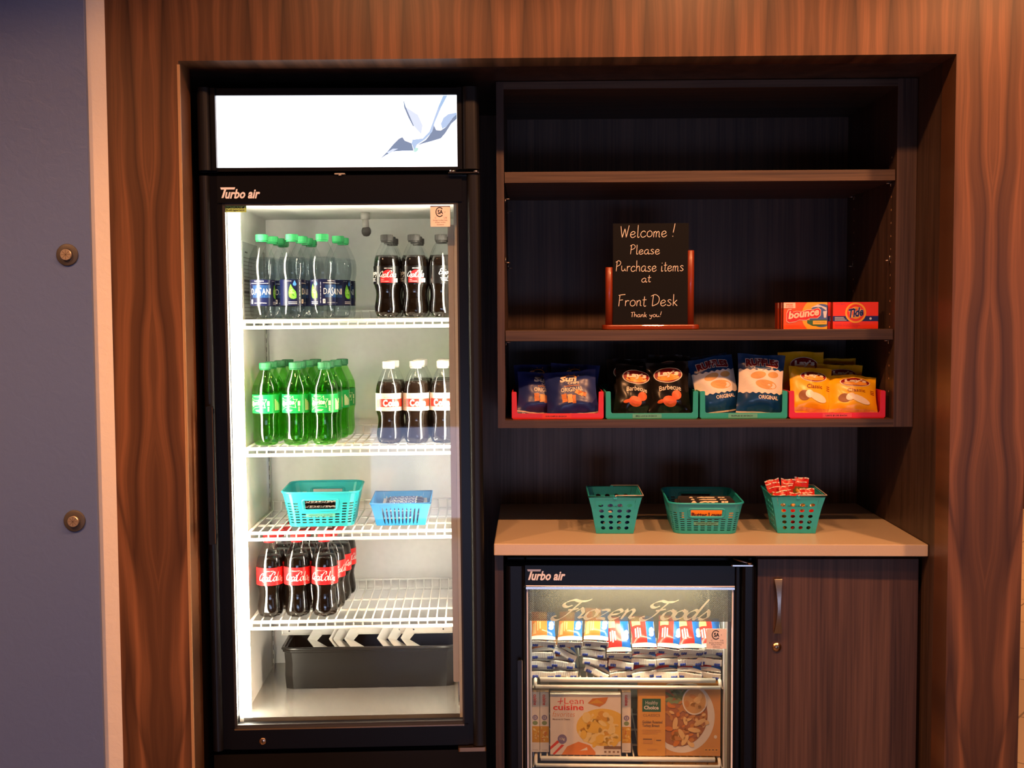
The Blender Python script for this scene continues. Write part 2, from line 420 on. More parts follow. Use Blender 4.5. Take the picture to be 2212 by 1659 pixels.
HAND = {
 'a': (.56, [[(.42, .42), (.25, .5), (.08, .35), (.05, .15), (.17, 0), (.33, .1), (.42, .42)], [(.42, .46), (.4, .15), (.46, 0), (.54, .08)]]),
 'c': (.47, [[(.4, .4), (.27, .5), (.1, .4), (.04, .2), (.14, .02), (.3, .02), (.45, .14)]]),
 'd': (.6, [[(.42, .42), (.25, .5), (.08, .35), (.05, .15), (.17, 0), (.33, .1), (.42, .42)], [(.44, 1), (.42, .5), (.42, .15), (.47, 0), (.56, .08)]]),
 'e': (.49, [[(.06, .22), (.3, .28), (.38, .4), (.25, .5), (.08, .38), (.05, .15), (.18, 0), (.33, .04), (.45, .16)]]),
 'h': (.46, [[(.06, 1), (.07, .5), (.06, 0)], [(.06, .25), (.18, .46), (.32, .44), (.34, .2), (.38, 0)]]),
 'i': (.26, [[(.08, .48), (.08, .05), (.14, 0), (.22, .06)], [(.09, .7), (.1, .78)]]),
 'k': (.44, [[(.06, 1), (.07, .5), (.06, 0)], [(.34, .5), (.08, .22)], [(.13, .26), (.38, 0)]]),
 'l': (.28, [[(.1, 1), (.1, .5), (.1, .1), (.16, 0), (.24, .08)]]),
 'm': (.62, [[(.05, .48), (.05, 0)], [(.05, .3), (.15, .48), (.24, .42), (.25, 0)], [(.25, .3), (.36, .48), (.46, .42), (.47, .06), (.56, .02)]]),
 'n': (.46, [[(.05, .48), (.05, 0)], [(.05, .28), (.18, .48), (.31, .42), (.32, .08), (.42, .03)]]),
 'o': (.5, [[(.25, .5), (.08, .38), (.06, .12), (.22, 0), (.4, .12), (.4, .38), (.25, .5), (.2, .48)]]),
 'r': (.36, [[(.05, .48), (.05, 0)], [(.05, .26), (.16, .45), (.32, .44)]]),
 's': (.42, [[(.33, .42), (.2, .5), (.08, .4), (.2, .26), (.33, .13), (.2, 0), (.03, .06)]]),
 't': (.34, [[(.14, .85), (.13, .4), (.13, .1), (.2, 0), (.3, .06)], [(0, .55), (.3, .57)]]),
 'u': (.5, [[(.05, .48), (.06, .12), (.18, 0), (.33, .15), (.35, .48)], [(.35, .48), (.36, .1), (.45, .0)]]),
 'y': (.48, [[(.05, .48), (.08, .25), (.2, .18), (.34, .3)], [(.38, .48), (.32, -.1), (.2, -.36), (.05, -.3)]]),
 'z': (.44, [[(.05, .46), (.2, .49), (.37, .46)], [(.37, .46), (.05, .02)], [(.05, .02), (.2, .04), (.4, .0)]]),
 'W': (.74, [[(.02, .95), (.1, .4), (.17, .02)], [(.17, .02), (.26, .4), (.34, .75)], [(.34, .75), (.41, .4), (.47, .02)], [(.47, .02), (.56, .5), (.64, 1)]]),
 'P': (.52, [[(.12, .95), (.1, .5), (.08, 0)], [(0, .85), (.25, 1), (.45, .85), (.38, .6), (.1, .46)]]),
 'F': (.5, [[(.1, .95), (.08, .5), (.06, 0)], [(0, .92), (.25, .97), (.5, 1)], [(.07, .5), (.34, .55)]]),
 'D': (.68, [[(.14, .9), (.12, .5), (.1, .02)], [(-.04, .84), (.3, .97), (.58, .7), (.52, .25), (.1, 0)]]),
 'T': (.44, [[(.2, .95), (.19, .5), (.18, 0)], [(0, .9), (.42, .98)]]),
 '!': (.28, [[(.2, 1.1), (.1, .35)], [(.08, .03), (.09, .09)]]),
 ' ': (.34, []),
}
PEN = dict(HAND)
PEN.update({
 'C': (.62, [[(.6, .66), (.68, .86), (.55, 1), (.3, .85), (.12, .45), (.2, .05), (.42, 0), (.64, .2)]]),
 'L': (.5, [[(.35, .9), (.3, 1), (.2, .7), (.12, .1), (.02, .02), (.3, .05), (.5, 0)]]),
 'F': (.74, [[(.42, .72), (.26, .64), (.1, .72), (.12, .88), (.34, 1), (.6, .94), (.84, .96), (.98, 1.06)],
             [(.68, .95), (.56, .6), (.44, .2), (.26, -.04), (.06, -.04), (0, .1), (.1, .16)], [(.38, .46), (.56, .5), (.72, .56)]]),
 'd': (.58, [[(.42, .42), (.25, .5), (.08, .35), (.05, .15), (.17, 0), (.33, .1), (.42, .42)], [(.5, 1.1), (.44, .6), (.42, .15), (.47, 0), (.58, .12)]]),
 'n': (.5, [[(-.02, .4), (.06, .48), (.06, 0)], [(.06, .28), (.2, .49), (.33, .42), (.34, .08), (.5, .1)]]),
 'r': (.38, [[(-.02, .38), (.1, .56), (.2, .44), (.26, .3), (.24, .08), (.38, .1)]]),
 'o': (.46, [[(.25, .5), (.08, .38), (.06, .12), (.22, 0), (.4, .12), (.4, .38), (.25, .5)], [(.3, .44), (.48, .42)]]),
 's': (.4, [[(.02, .1), (.2, .5), (.22, .48), (.34, .16), (.22, 0), (.02, .04)]]),
 '-': (.2, [[(.02, .32), (.16, .36)]]),
 'E': (.56, [[(.5, .85), (.38, 1), (.18, .9), (.2, .6), (.36, .52), (.12, .44), (.04, .18), (.2, 0), (.48, .14)]]),
 'j': (.3, [[(.14, .48), (.06, -.2), (-.12, -.34), (-.14, -.2), (.2, .08)], [(.18, .72), (.2, .78)]]),
})
def pen_strokes(txt, table, jit):
    x = 0; out = []; rn = random.Random(len(txt) * 7 + 3)
    for ch in txt:
        adv, st = table[ch]
        dy = rn.uniform(-1, 1) * jit; sc = 1 + rn.uniform(-1, 1) * jit
        for t in st:
            p = [(x + a * sc, b * sc + dy) for a, b in t]
            if len(p) == 2: p = [p[0], ((p[0][0] + p[1][0]) / 2, (p[0][1] + p[1][1]) / 2), p[1]]
            o = []
            for i in range(len(p) - 1):
                p0, p1, p2, p3 = p[max(i - 1, 0)], p[i], p[i + 1], p[min(i + 2, len(p) - 1)]
                for k in range(6):
                    u = k / 6
                    o.append(tuple(.5 * (2 * p1[d] + (p2[d] - p0[d]) * u + (2 * p0[d] - 5 * p1[d] + 4 * p2[d] - p3[d]) * u * u + (3 * p1[d] - p0[d] - 3 * p2[d] + p3[d]) * u ** 3) for d in (0, 1)))
            o.append(p[-1]); out.append(o)
        x += adv * sc
    return out
def thing(name, label, cat, loc=(0, 0, 0), rz=0.0, group=None):
    o = bpy.data.objects.new(name, None); COL.objects.link(o); o.empty_display_size = .05
    o.location = loc; o.rotation_euler = (0, 0, rz); o['label'] = label; o['category'] = cat
    if group: o['group'] = group
    return o
def tag(o, label, cat, group=None):
    o['label'] = label; o['category'] = cat
    if group: o['group'] = group
    return o
def structure(o): o['kind'] = 'structure'; return o
KIDS = {}
def note_kids(root):
    """remember a finished thing's parts and sub-parts so that copies can be linked without asking the depsgraph"""
    KIDS[root.name] = [(c, list(c.children)) for c in root.children]
    return root
def dup(root, loc, rz=0.0, label=None, group=None):
    r = root.copy(); COL.objects.link(r); r.location = loc; r.rotation_euler = (0, 0, rz)
    if label: r['label'] = label
    if group: r['group'] = group
    for c, sub in KIDS[root.name]:
        k = c.copy(); COL.objects.link(k); k.parent = r
        for g in sub:
            h = g.copy(); COL.objects.link(h); h.parent = k
    return r
flat = lambda y, d=.0004: (lambda x, z, l: (x, y - d * l, z))
# ------------------------------------------------------------------ the materials of the place
veneer('walnut_veneer', 1.02, .134, ('2e1b12', '583a26', '8c5d3f'))
laminate('laminate_upright', 'Z', ('2e211c', '5a463c')); laminate('laminate_back', 'Z', ('46372f', '846a5c'))
laminate('laminate_level', 'X', ('32251f', '66503f'))
laminate('laminate_door', 'Z', ('36261f', '644a3e'))
painted_wall('cream_paint', 'dcd6d0', .55, .45, 38)
painted_wall('blue_paint', '586c9c', .36, .35, 30)
painted_wall('ceiling_paint', 'd8d2c8', .7, .1, 60)
painted_wall('room_paint', '8a7566', .7, .2, 40)
tiles('floor_tile', '5a5048', '2a2622', .6, .22)
tiles('far_tile', 'c8b49a', '7a6a58', .45, .35, R(38))
M('dark_panel', '4a2c20', .6); M('wire_pale', 'd8cec2', .35, metal=.3); M('edge_band', 'b08c68', .3)
M('black_metal', '06060a', .34, spec=.22)
M('black_gloss', '08080a', .16, spec=.5)
M('pillar_grey', '131214', .42, spec=.3)
M('black_plastic', '100f0e', .3, spec=.5)
M('gasket_rubber', '221f1d', .6)
M('white_liner', 'efece6', .42, spec=.5)
M('stainless', 'c4c0b8', .2, metal=.7)
M('chrome', 'd8d4cc', .12, metal=1.0)
M('brass_nickel', 'c8a88a', .25, metal=1.0)
M('brushed_nickel', 'b0a498', .3, metal=1.0)
M('white_wire', 'f2f0e8', .32, coat=.3)
M('white_plastic', 'ece8de', .4)
M('grey_plastic', 'a8a49c', .5)
M('lamp_back', 'cfc4b8', .5)
M('logo_silver', 'f2f4ff', .35)
M('ink_white', 'f4f0e8', .5); M('ink_black', '0c0b0b', .5); M('ink_dark', '1c1613', .5)
M('ink_grey', '6c6862', .5); M('ink_chalk', 'f6e8d8', .8)
M('slate', '0a0a0c', .75, spec=.2)
M('cherry_wood', '8a3416', .35, coat=.3, bscale=14)
M('counter_quartz', 'cdbba2', .28, bscale=300)
M('teal_plastic', '28b2bc', .38, spec=.5)
M('blue_plastic', '2c8fd0', .38, spec=.5)
M('red_plastic', 'd8251c', .4); M('pink_plastic', 'd8203c', .4); M('green_plastic', '2aa494', .4)
M('tape_teal', '66b49c', .5); M('tape_red', 'e03a2c', .5); M('tape_pink', 'e04a5c', .5)
M('sticker_pink', 'f4e6de', .6); M('sticker_green', 'b0d878', .5); M('sticker_grey', 'a4a6a2', .5)
emit('led_white', 'fff1dc', FRIDGE_LED)
emit('tube_glow', 'fff2d0', FREEZER_LED)
emit('downlight_glow', 'ffd9a8', 6)
emit('sign_white', 'f2f6ff', SIGN_GLOW)
emit('sign_pale', 'b4d0f6', .95, .02); emit('sign_slate', '7f9bc0', .8, .02); emit('sign_aqua', 'bdeee6', 1.0, .02); emit('sign_wing', 'dce8ff', 1.0, .02)
emit('daylight', 'b8ccff', WINDOW_GLOW); emit('daylight_fill', 'cddaff', .9)
thin_clear('door_glass', 'f6f8f6', 1.5)
thin_clear('bottle_clear', 'f9fbfc', 1.55)
thin_clear('bottle_green', 'c6f0b4', 1.55)
dotted_film('frost_film'); glow_through('ink_backlit', 'fbf8f4')
liquid('water', 'f8fbfd', 1.33, .88); liquid('soda_clear', 'ecfce0', 1.33, .86)
M('cola', '0c0603', .06); M('cola_brown', '1e140d', .06)
M('rubber_dark', '46423f', .5); M('cap_metal', 'd8c8b4', .32, metal=.8)

# ------------------------------------------------------------------ room
mb = MB()
for x0, x1, z0, z1 in ((-.947, -.785, 0, 2.014), (-.947, 1.102, 2.014, CEIL), (.936, 1.102, 0, 2.014)):
    mb.box(x0, x1, 0, .088, z0, z1, 'walnut_veneer')
structure(mb.build('wall_front'))
mb = MB()                                                       # the recess behind the veneered face
mb.box(-.87, -.85, .0885, .76, 0, 2.05, 'laminate_upright'); mb.box(.936, .956, .0885, .76, 0, 2.05, 'laminate_upright')
mb.box(-.87, .956, .0885, .76, 2.014, 2.05, 'laminate_upright'); mb.box(-.87, .956, .736, .76, 0, 2.05, 'laminate_back')
structure(mb.build('wall_recess'))
mb = MB(); mb.box(-3.0, -.947, .0, .1, 0, CEIL, 'cream_paint'); structure(mb.build('wall_left'))
mb = MB(); mb.box(-.7875, -.7815, -.0015, .003, 0, 2.006, 'edge_band'); structure(mb.build('trim_1'))
mb = MB(); mb.box(-3.0, 5.0, -5.2, 7.2, -.1, 0, 'floor_tile'); mb.box(1.3, 5.0, .8, 7.2, 0, .003, 'far_tile'); structure(mb.build('floor'))
mb = MB(); mb.box(-3.0, 5.0, -5.2, 7.2, CEIL, CEIL + .1, 'ceiling_paint'); structure(mb.build('ceiling'))
mb = MB(); mb.box(4.9, 5.0, -5.2, 7.2, 0, CEIL, 'room_paint'); structure(mb.build('wall_right'))
mb = MB(); mb.box(-3.0, 5.0, 5.94, 6.04, 0, CEIL, 'dark_panel'); structure(mb.build('wall_far'))
mb = MB(); mb.box(-3.0, -2.9, -5.2, 0, 0, CEIL, 'room_paint'); structure(mb.build('wall_side'))
mb = MB(); mb.box(1.0, 1.102, .0885, 1.2, 0, CEIL, 'room_paint'); structure(mb.build('wall_end'))
WX0, WX1, WZ0, WZ1, WY = -.62, 1.5, .07, .70, -4.9
mb = MB()
mb.box(-3.0, WX0, WY - .1, WY, 0, CEIL, 'room_paint'); mb.box(WX1, 5.0, WY - .1, WY, 0, CEIL, 'room_paint')
mb.box(WX0, WX1, WY - .1, WY, 0, WZ0, 'room_paint'); mb.box(WX0, WX1, WY - .1, WY, WZ1, CEIL, 'room_paint')
structure(mb.build('wall_rear'))
mb = MB(); mb.box(WX0, WX1, WY - .09, WY - .07, WZ0, WZ1, 'daylight')
for x in (WX0, WX1 - .04): mb.box(x, x + .04, WY - .07, WY + .01, WZ0, WZ1, 'black_metal')
structure(mb.build('window_1'))
mb = MB(); mb.box(2.3, 4.5, WY - .005, WY + .004, .35, 2.35, 'daylight_fill')  # unseen window, added as a cool fill for surfaces facing the camera
for x in (2.26, 3.38, 4.5): mb.box(x, x + .05, WY, WY + .03, .3, 2.4, 'black_metal')
for z in (.3, 2.35): mb.box(2.26, 4.55, WY, WY + .03, z, z + .05, 'black_metal')
structure(mb.build('fill_window'))
# recessed ceiling lamps: ring, diffuser and the lamp's own light
for i, (x, y, p, cone, soft) in enumerate(DOWNLIGHTS + GENERAL):
    t = thing('ceiling_downlight', 'round recessed ceiling downlight with a white ring', 'ceiling light', (x, y, CEIL), 0, 'recessed ceiling downlights')
    mb = MB(); mb.lathe([(.05, -.002), (.052, -.008), (.075, -.006), (.078, 0)], 'white_plastic', 32); mb.build('ring', t)
    mb = MB(); mb.lathe([(.0001, -.003), (.05, -.003)], 'downlight_glow', 32); mb.build('diffuser', t)
    ld = bpy.data.lights.new('downlight_lamp', 'SPOT'); ld.energy = p; ld.color = WARM; ld.shadow_soft_size = .04
    ld.spot_size = R(cone); ld.spot_blend = soft
    lo = bpy.data.objects.new('downlight_lamp', ld); COL.objects.link(lo); lo.location = (x, y, CEIL - .02)

# ------------------------------------------------------------------ blue panel on stand-offs
wp = thing('wall_panel', 'tall blue-grey textured wall panel held by round metal stand-offs, far left', 'wall panel', (-1.9, -.012, 0))
mb = MB(); mb.box(-1.05, .9135, -.004, .008, .02, 2.74, 'blue_paint'); mb.build('panel_sheet', wp, bevel=.0012)
for z in (1.585, .985, .385):
    mb = MB(); x = .862
    mb.T = Matrix.Translation((x, -.004, z))
    mb.lathe([(.0125, -.011), (.0115, -.012), (.0001, -.012)], 'cap_metal', 32, axis='Y', smooth=False)
    mb.lathe([(.0125, -.003), (.0125, -.011)], 'cap_metal', 32, axis='Y')
    for k in range(4): mb.pprect(-.0003, .0003, -.0105, .0105, lambda a, b, l, k=k: (a * math.cos(k * .785) - b * math.sin(k * .785), -.0121, a * math.sin(k * .785) + b * math.cos(k * .785)), 'brass_nickel')
    s = mb.build('standoff', wp)
    s['label'] = 'round metal stand-off cap'
    mb = MB(); mb.T = Matrix.Translation((x, -.004, z))
    mb.lathe([(.0245, 0), (.0245, -.003), (.023, -.004), (.0135, -.004)], 'rubber_dark', 40, axis='Y')
    mb.build('washer', s)

# ------------------------------------------------------------------ upright glass-door refrigerator
FTH = R(2.9); FP = Vector((-.4364, .105, 0)); ROLL = -.0048
fr = thing('display_refrigerator', 'tall black glass-door drinks refrigerator with a lit white sign, in the recess', 'refrigerator', FP, FTH)
fr.rotation_euler = (0, ROLL, FTH)
FM = Matrix.Translation(FP) @ Matrix.Rotation(FTH, 4, 'Z') @ Matrix.Rotation(ROLL, 4, 'Y')
def FW(x, y, z): return FM @ Vector((x, y, z))
HW = .325
mb = MB()
mb.box(-HW, -.272, .052, .59, .03, 1.972, 'black_metal'); mb.box(.272, HW, .052, .59, .03, 1.972, 'black_metal')
mb.box(-.272, .272, .52, .59, .03, 1.972, 'black_metal'); mb.box(-.272, .272, .052, .52, 1.722, 1.972, 'black_metal')
mb.box(-.272, .272, .052, .52, .03, .463, 'black_metal')
for x in (-.27, .27):
    for y in (.1, .54): mb.box(x - .02, x + .02, y - .02, y + .02, 0, .03, 'black_metal')
mb.build('cabinet_body', fr, bevel=.003)
mb = MB()
mb.box(-.2715, -.262, .055, .5, .464, 1.7215, 'white_liner'); mb.box(.262, .2715, .055, .5, .464, 1.7215, 'white_liner')
mb.box(-.2715, .2715, .5, .519, .464, 1.7215, 'white_liner'); mb.box(-.262, .262, .055, .5, 1.712, 1.7215, 'white_liner')
mb.build('liner', fr)
mb = MB(); mb.box(-.262, .262, .055, .5, .464, .474, 'stainless'); mb.build('liner_floor', fr)
# sign box
mb = MB()
mb.box(-HW, HW, .02, .05, 1.782, 1.972, 'black_metal')
mb.box(-.283, .276, .0, .02, 1.956, 1.972, 'black_metal'); mb.box(-.283, .276, .0, .02, 1.782, 1.7905, 'black_metal')
for x0, x1 in ((-HW, -.2935), (.2845, HW)): mb.rbox(x0, x1, -.012, .03, 1.784, 1.973, .014, 'pillar_grey', 5, 'Z')
for x0, x1 in ((-.2935, -.2825), (.2735, .2845)): mb.box(x0, x1, -.006, .02, 1.784, 1.972, 'black_metal')
sf = mb.build('sign_box', fr)
mb = MB(); mp = flat(.0075, .0003); PX0, PX1, PZ0, PZ1 = -.2825, .2735, 1.7905, 1.956
mb.box(PX0, PX1, .008, .0195, PZ0, PZ1, 'sign_white')
def sg(pts): return [(PX0 + (a - 277) / 1593 * (PX1 - PX0), PZ0 + (800 - b) / 480 * (PZ1 - PZ0)) for a, b in pts]
mb.ppoly(sg([(1352, 745), (1400, 698), (1440, 650), (1480, 610), (1505, 598), (1520, 622), (1565, 640), (1578, 690), (1500, 690), (1440, 694), (1390, 720)]), mp, 'sign_slate', 2)
mb.ppoly(sg([(1400, 700), (1440, 676), (1475, 676), (1440, 694), (1410, 708)]), mp, 'sign_wing', 3)
mb.ppoly(sg([(1780, 322), (1808, 322), (1766, 400), (1722, 500), (1700, 570), (1655, 615), (1600, 650), (1582, 690), (1565, 640), (1572, 616), (1640, 608), (1685, 562), (1712, 490), (1745, 400)]), mp, 'sign_pale', 2)
mb.ppoly(sg([(1600, 655), (1660, 618), (1702, 565), (1716, 520), (1730, 552), (1760, 556), (1800, 530), (1838, 476), (1868, 448), (1868, 478), (1830, 512), (1792, 572), (1760, 608), (1700, 626), (1640, 642)]), mp, 'sign_slate', 3)
mb.ppoly(sg([(1780, 470), (1812, 446), (1868, 436), (1868, 450), (1836, 478), (1800, 530), (1770, 545), (1762, 510)]), mp, 'sign_pale', 2)
mb.ppoly(sg([(1514, 342), (1530, 398), (1555, 458), (1583, 526), (1576, 526), (1546, 466), (1520, 402)]), mp, 'sign_slate', 2)
mb.ppoly(sg([(1530, 398), (1610, 450), (1640, 520), (1630, 580), (1583, 526), (1555, 458)]), mp, 'sign_wing', 1)
mb.ppoly(sg([(1576, 694), (1590, 668), (1612, 672), (1604, 692), (1588, 700)]), mp, 'sign_aqua', 3)
mb.build('sign_panel', fr)['label'] = 'glowing white sign panel with a bird in flight'
# door
GX, GZ0, GZ1 = .2735, .466, 1.710
mb = MB()
mb.box(-.283, .283, .0, .05, GZ1, 1.772, 'black_metal'); mb.box(-.283, .283, .0, .05, .416, GZ0, 'black_metal')
mb.box(-.3005, -GX, .004, .05, .416, 1.772, 'black_metal'); mb.box(GX, .2945, .004, .05, .416, 1.772, 'black_metal')
mb.rbox(-HW, -.3005, -.01, .05, .416, 1.772, .012, 'pillar_grey', 5, 'Z'); mb.rbox(.2945, HW, -.01, .05, .416, 1.772, .012, 'pillar_grey', 5, 'Z')
dr = mb.build('door', fr)
mb = MB(); mb.box(-GX, GX, .012, .017, GZ0, GZ1, 'door_glass'); mb.build('glass_pane', dr)
mb = MB()
for x0, x1, z0, z1 in ((-GX, GX, GZ1 - .006, GZ1), (-GX, GX, GZ0, GZ0 + .008), (-GX, -GX + .006, GZ0, GZ1), (GX - .004, GX, GZ0, GZ1)):
    mb.box(x0, x1, .004, .0115, z0, z1, 'gasket_rubber')
mb.box(-GX, GX, -.001, .004, GZ0 - .003, GZ0 + .0005, 'chrome')
mb.build('glass_bead', dr)
mb = MB(); mp = flat(-.0004, .0003)
mb.text('urbo air', -.2652, -.1845, 1.7195, 1.7415, mp, 'logo_silver', 1, .03, .3)
mb.ppoly([(-.2762, 1.7455), (-.2745, 1.7405), (-.2672, 1.7405), (-.2738, 1.721), (-.2692, 1.721), (-.2624, 1.7405), (-.2435, 1.7405), (-.2415, 1.7455)], mp, 'logo_silver', 1)
mb.build('brand_lettering', dr)
mb = MB(); mp = flat(.0115, .0004)
mb.box(-.2715, -.2195, .0105, .0118, 1.689, 1.7045, 'sticker_green')
mp = flat(.0105, .0003)
mb.text('NATURAL', -.266, -.2305, 1.6975, 1.7025, mp, 'ink_black', 1, .02); mb.text('Refrigerant', -.266, -.2235, 1.691, 1.6962, mp, 'ink_black', 1, .02)
mb.pdisc(-.2262, 1.7, .0032, .0018, mp, 'ink_black', 1, 12, 1, rot=40)
mb.build('refrigerant_sticker', dr)
def csa(x0, x1, z0, z1, y, parent):
    m = MB(); m.box(x0, x1, y - .0008, y + .0004, z0, z1, 'sticker_pink'); mp = flat(y - .0008, .0003)
    W_, H_ = x1 - x0, z1 - z0
    X = lambda f: x0 + f * W_
    Z = lambda f: z0 + f * H_
    m.pdisc(X(.47), Z(.7), .21 * W_, .24 * H_, mp, 'ink_black', 1, 28, 1, .8, 42, 318)
    m.text('SA', X(.37), X(.64), Z(.6), Z(.81), mp, 'ink_black', 2, .03)
    m.pdisc(X(.74), Z(.7), .02 * W_, .022 * H_, mp, 'ink_black', 1, 10, 1, .5)
    m.text('C', X(.22), X(.31), Z(.38), Z(.46), mp, 'ink_grey', 1, .0); m.text('US', X(.68), X(.84), Z(.38), Z(.46), mp, 'ink_grey', 1, .0)
    m.text('Energy Verified Only', X(.14), X(.86), Z(.26), Z(.335), mp, 'ink_dark', 1, .0)
    m.text('Energie Verifiee', X(.24), X(.76), Z(.165), Z(.235), mp, 'ink_dark', 1, .0)
    m.text('Seulement', X(.32), X(.68), Z(.07), Z(.135), mp, 'ink_dark', 1, .0)
    return m.build('certification_sticker', parent)
csa(.2085, .2545, 1.6525, 1.701, .011, dr)
mb = MB()
mb.rbox(-.3145, -.2985, -.034, -.026, .917, 1.24, .003, 'black_plastic', 3, 'Y')
for z in (.925, 1.22): mb.box(-.312, -.301, -.028, -.006, z, z + .012, 'black_plastic')
h = mb.build('handle', dr)
mb = MB(); mb.box(-.3005, -.2985, -.0352, -.034, .919, 1.238, 'chrome'); mb.build('edge_strip', h)
mb = MB(); mb.T = Matrix.Translation((-.207, 0, .436))
mb.lathe([(.0085, 0), (.0085, -.0035), (.0072, -.005), (.0001, -.005)], 'brass_nickel', 24, axis='Y')
mb.box(-.0008, .0008, -.0056, -.005, -.004, .002, 'ink_black'); mb.pdisc(0, .0016, .0018, .0018, flat(-.0052, .0003), 'ink_black', 1, 12, 1)
mb.build('door_lock', dr)
mb = MB()
mb.rbox(.251, .325, -.014, .02, 1.7735, 1.7765, .004, 'chrome', 4, 'Z'); mb.tube([(.262, -.006, 1.776), (.262, -.006, 1.781)], .008, 'chrome', 16)
mb.tube([(.316, -.004, 1.776), (.316, -.004, 1.7815)], .0065, 'chrome', 16)
mb.build('top_hinge', fr)
mb = MB(); mb.rbox(.258, .325, -.016, .03, .405, .4145, .004, 'brass_nickel', 4, 'Z'); mb.build('bottom_hinge', fr)
mb = MB(); mb.box(-.012, .012, -.004, .012, 1.7735, 1.7765, 'grey_plastic'); mb.box(-.002, .004, -.005, -.002, 1.771, 1.775, 'grey_plastic'); mb.build('switch_tab', fr)
mb = MB(); mb.box(-HW, HW, .006, .051, .03, .402, 'black_gloss')
for k in range(9): mb.box(-.26, .26, .002, .006, .07 + k * .03, .084 + k * .03, 'black_metal')
mb.build('kick_grille', fr)
# inside: lamps, rails, shelves, drain bulb, info label
for sx in (-1, 1):
    mb = MB(); hx = .2475 if sx > 0 else .2535
    if sx > 0: mb.rbox(hx, .2615, .055, .058, .552, 1.66, .004, 'lamp_back', 4, 'Y')
    mb.box(*(sorted((sx * .2615, sx * .259))), .058, .1, .552, 1.66, 'lamp_back')
    l = mb.build('side_lamp', fr)
    mb = MB(); a = sx * (hx + (.0012 if sx > 0 else -.003))
    mb.box(*(sorted((sx * (.2588 if sx > 0 else .2712), a))), .0585 if sx > 0 else .0516, .094 if sx > 0 else .0545, .558 if sx > 0 else .48, 1.654 if sx > 0 else 1.7, 'led_white')  # left glow plate widened over the liner's front edge so it reads white
    if sx < 0: mb.box(-.2588, -.2505, .0545, .094, .48, 1.7, 'led_white')
    mb.build('light_strip', l)
    for y in (.105, .455):
        mb = MB(); mb.box(*(sorted((sx * .2618, sx * .2585))), y - .009, y + .009, .48, 1.62, 'chrome')
        for k in range(44): mb.box(*(sorted((sx * .2588, sx * .2582))), y - .003, y + .003, .5 + k * .025, .513 + k * .025, 'ink_dark')
        mb.build('shelf_rail', fr)
SHZ = (1.438, 1.124, .915, .692)
def wire_shelf(z):
    m = MB(); X = .2555
    for y in (.14, .245, .35): m.tube([(-X, y, z - .0055), (X, y, z - .0055)], .003, 'white_wire', 8)
    m.tube([(-X, .128, z - .003), (X, .128, z - .003)], .0042, 'white_wire', 8)
    m.tube([(-X, .126, z - .0185), (X, .126, z - .0185)], .0042, 'white_wire', 8)
    m.tube([(-X, .465, z - .004), (X, .465, z - .004)], .0035, 'white_wire', 8); m.tube([(-X, .468, z + .022), (X, .468, z + .022)], .003, 'white_wire', 8)
    n = 23
    for i in range(n):
        x = -X + .004 + (2 * X - .008) * i / (n - 1)
        m.tube([(x, .466, z + .022), (x, .464, z), (x, .462, z - .002), (x, .1285, z - .001), (x, .1255, z - .02)], .0021, 'white_wire', 6)
    for x in (-X, X): m.tube([(x, .127, z - .0185), (x, .128, z - .003), (x, .465, z - .003)], .0042, 'white_wire', 8)
    for x in (-.259, .259):
        for y in (.135, .43): m.box(x - .003, x + .003, y - .012, y + .012, z - .014, z - .0075, 'white_plastic')
    return m.build('wire_shelf', fr)
for z in SHZ: wire_shelf(z)
mb = MB(); mb.tube([(.03, .3, 1.712), (.03, .3, 1.695), (.03, .3, 1.694)], [.012, .012, .009], 'grey_plastic', 16)
mb.tube([(.03, .3, 1.694), (.031, .3, 1.672)], .0085, 'grey_plastic', 14)
b = mb.build('sensor_tube', fr)
mb = MB(); mb.lathe([(.0001, 1.6505), (.007, 1.652), (.0115, 1.658), (.0125, 1.665), (.0105, 1.672), (.006, 1.676)], 'rubber_dark', 20, (.032, .3)); mb.build('bulb', b)
mb = MB(); mb.box(-.2612, -.2604, .16, .36, 1.42, 1.632, 'sticker_grey')
mp = lambda a, z, l: (-.2604 + .0003 * l, a, z)
mb.pprect(.19, .225, 1.605, 1.609, mp, 'ink_dark', 1)
for k in range(17):
    z = 1.592 - k * .0095
    if k in (6, 9): mb.box(-.2606, -.2601, .175, .345, z - .002, z + .004, 'ink_dark')
    else: mb.box(-.2606, -.2601, .175, .345 - .03 * (k % 3), z, z + .0022, 'ink_grey')
mb.build('info_label', fr)
# ------------------------------------------------------------------ bottles
M('cap_water', '2fae62', .4); M('cap_lime', '1f7a48', .4); M('cap_black', '2c2a28', .45); M('cap_white', 'e8e2d8', .4); M('cap_red', 'd02022', .4)
M('label_navy', '0d1338', .3); M('label_navy_light', '1b3c6a', .3); M('leaf_green', '6fc03c', .35); M('drop_blue', '4a90d8', .35)
M('label_green', '12a04a', .3); M('label_lime', 'e8f4b8', .35); M('label_black', '0b0a0a', .25); M('label_red', 'd81f22', .3)
M('label_silver', 'd8d0c2', .3); M('label_blood', 'e03020', .3)
def wrap(r): return lambda s, z, l: ((r + .00025 * l) * math.sin(s / r), -(r + .00025 * l) * math.cos(s / r), z)
def band(m, r, z0, z1, mat, n=64):
    m.lathe([(r, z0), (r, z1)], mat, n)
FOOT = lambda t, h: 1 - (.20 * (max(0, 1 - h / .022)) ** 1.0) * (.5 - .5 * math.cos(5 * t)) ** 2
CONTOUR = [(.0001, .006), (.012, .004), (.0225, .0005), (.0285, .004), (.0318, .011), (.0325, .018), (.0318, .028), (.029, .044), (.0275, .056), (.0285, .068), (.032, .079), (.0332, .083), (.0332, .128), (.0326, .136), (.0305, .147), (.0272, .157), (.0212, .171), (.0155, .182), (.0123, .19), (.0118, .193), (.0118, .2)]
